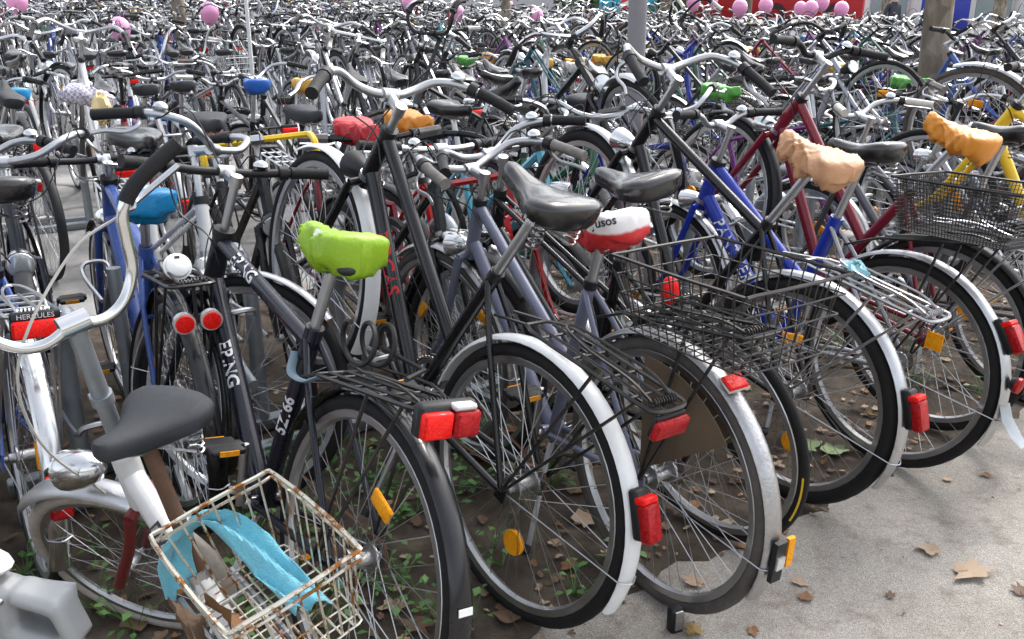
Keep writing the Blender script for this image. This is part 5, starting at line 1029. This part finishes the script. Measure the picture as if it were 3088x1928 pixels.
# leaf resting in the rusty basket
for i, (dx, c, lb) in enumerate(((.10, 'brown', 'curled brown leaf lying in the rusty basket'), (.06, 'rust', 'second curled rust brown leaf in the rusty basket'))):
    tag(link('fallen_leaf', leaf_mb('leaf_' + c, 30 + i).mesh('fallen_leaf'), None, MJ @ Matrix.Translation((dx + .22, .08 - .05 * i, .47)) @ Matrix.Rotation(1.1, 4, 'X') @ Matrix.Diagonal((.05, .05, .07, 1))), lb, 'leaf', 'fallen leaves')
x, y = ground_pt(1595, 1492); lk2 = MB().m('black_plastic').box((0, 0, .03), (.035, .03, .07), bev=.006).m('chrome_old').box((0, -.016, .035), (.02, .004, .05)); tag(link('lock_piece', lk2.mesh('lock_piece'), None, Matrix.Translation((x, y, .004)) @ Matrix.Rotation(.4, 4, 'Z')), 'small black metal lock piece standing on the path at the bottom edge', 'lock')
r = np.random.default_rng(5); lit = MB()
lits = {c: [np.concatenate(leaf_mb('leaf_' + c, s, False).v[:1]) for s in range(3)] for c in ('tan', 'brown', 'rust', 'ochre')}; lf = leaf_mb('leaf_tan', 0, False); nf = len(lf.v[0]); faces = [f for f in lf.f if max(f) < nf]
def scatter(n, u0, u1, v0, v1, s0, s1, cols):
    for i in range(n):
        u, v = r.uniform(u0, u1), r.uniform(v0, v1) if v0 < v1 else 0
        x, y = uv(u, v); c = cols[r.integers(len(cols))]; b = lits[c][r.integers(3)]; s = r.uniform(s0, s1); M = np.array(Matrix.Translation((x, y, float(gz(x, y)) + .007)) @ Matrix.Rotation(r.uniform(0, 6.28), 4, 'Z') @ Matrix.Rotation(r.normal(0, .25), 4, 'X') @ Matrix.Diagonal((s, s, s, 1)))
        lit.m('leaf_' + c).add(b @ M[:3, :3].T + M[:3, 3], faces)
scatter(1900, -.6, 6.5, 1.45, 4.6, .008, .026, ('tan', 'brown', 'brown', 'rust')); scatter(420, .0, 6, -1.0, 1.45, .002, .006, ('tan', 'rust', 'brown')); scatter(260, -.4, 3.0, 1.38, 1.8, .005, .016, ('tan', 'brown', 'rust'))
tag(link('leaf_litter', lit.mesh('leaf_litter')), 'dry leaf litter strewn over the soil under the bicycles', 'leaf litter', None, 'stuff')
for i, c in enumerate(((.035, .11, .02), (.06, .17, .03), (.10, .22, .05))): mat('weed%d' % i, c, .5, 0, 0, .25, 60)
wd = MB()
for i in range(95):
    if i < 65: x, y = uv(r.normal(.95, .42), r.normal(2.05, .34))
    else: x, y = uv(r.uniform(0, 4), r.uniform(1.5, 2.6))
    if to_uv(x, y)[1] < 1.5: continue
    for j in range(r.integers(7, 16)):
        a = r.uniform(0, 6.28); l = r.uniform(.02, .09); h = r.uniform(.01, .09); b0 = np.array((x, y, 0.)); tip = b0 + np.array((l * math.cos(a), l * math.sin(a), h)); s = r.uniform(.009, .020)
        d = np.array((math.cos(a), math.sin(a), r.uniform(-.4, .3))); sd2 = np.array((-math.sin(a), math.cos(a), r.uniform(-.25, .25)))
        wd.m('weed%d' % r.integers(3)); wd.add([tip - d * s, tip - sd2 * s * .6 + (0, 0, .003), tip + d * s * 1.1, tip + sd2 * s * .6 + (0, 0, .003)], [(0, 1, 2, 3)]); wd.tube([b0, (b0 + tip) / 2 + (0, 0, .01), tip - d * s], .0011, 3, cap=False)
tag(link('weeds', wd.mesh('weeds')), 'low green weeds growing between the front wheels', 'weeds', None, 'stuff')

# cloth bundle and yellow bag hung among the left rows
m, N, L, b = new_mat('checked_cloth'); tc = N.new('ShaderNodeTexCoord'); ck_ = N.new('ShaderNodeTexChecker'); ck_.inputs['Scale'].default_value = 70; ck_.inputs['Color1'].default_value = (.62, .60, .66, 1); ck_.inputs['Color2'].default_value = (.30, .28, .38, 1); L.new(tc.outputs['Object'], ck_.inputs['Vector']); L.new(ck_.outputs[0], b.inputs['Base Color']); b.inputs['Roughness'].default_value = .85; MATS['checked_cloth'] = m
x, y, z = at(205, 232, 4.6); cb = MB().m('checked_cloth').tube(cr([(-.13, 0, .0), (-.06, 0, .02), (.04, .01, .0), (.13, 0, -.02)], 5), [.02, .03, .04, .045, .048, .05, .05, .05, .048, .046, .044, .042, .04, .036, .03, .02], 14); cb.v[0] = cb.v[0] + np.random.default_rng(3).normal(0, .004, cb.v[0].shape)
tag(link('cloth_bundle', cb.mesh('cloth_bundle'), None, Matrix.Translation((x, y, z))), 'rolled checked cloth wedged between bicycles on the left', 'cloth')
mat('bag_yellow', (.75, .60, .30), .35, 0, .1, .15, 12); x, y, z = at(240, 258, 4.55); yb_ = MB().m('bag_yellow').ell((0, 0, 0), (.045, .04, .075), 16, 12); yb_.v[0] = yb_.v[0] + np.random.default_rng(4).normal(0, .006, yb_.v[0].shape)
tag(link('plastic_bag', yb_.mesh('plastic_bag'), None, Matrix.Translation((x, y, z))), 'pale yellow crumpled plastic bag hanging under the checked cloth', 'plastic bag')
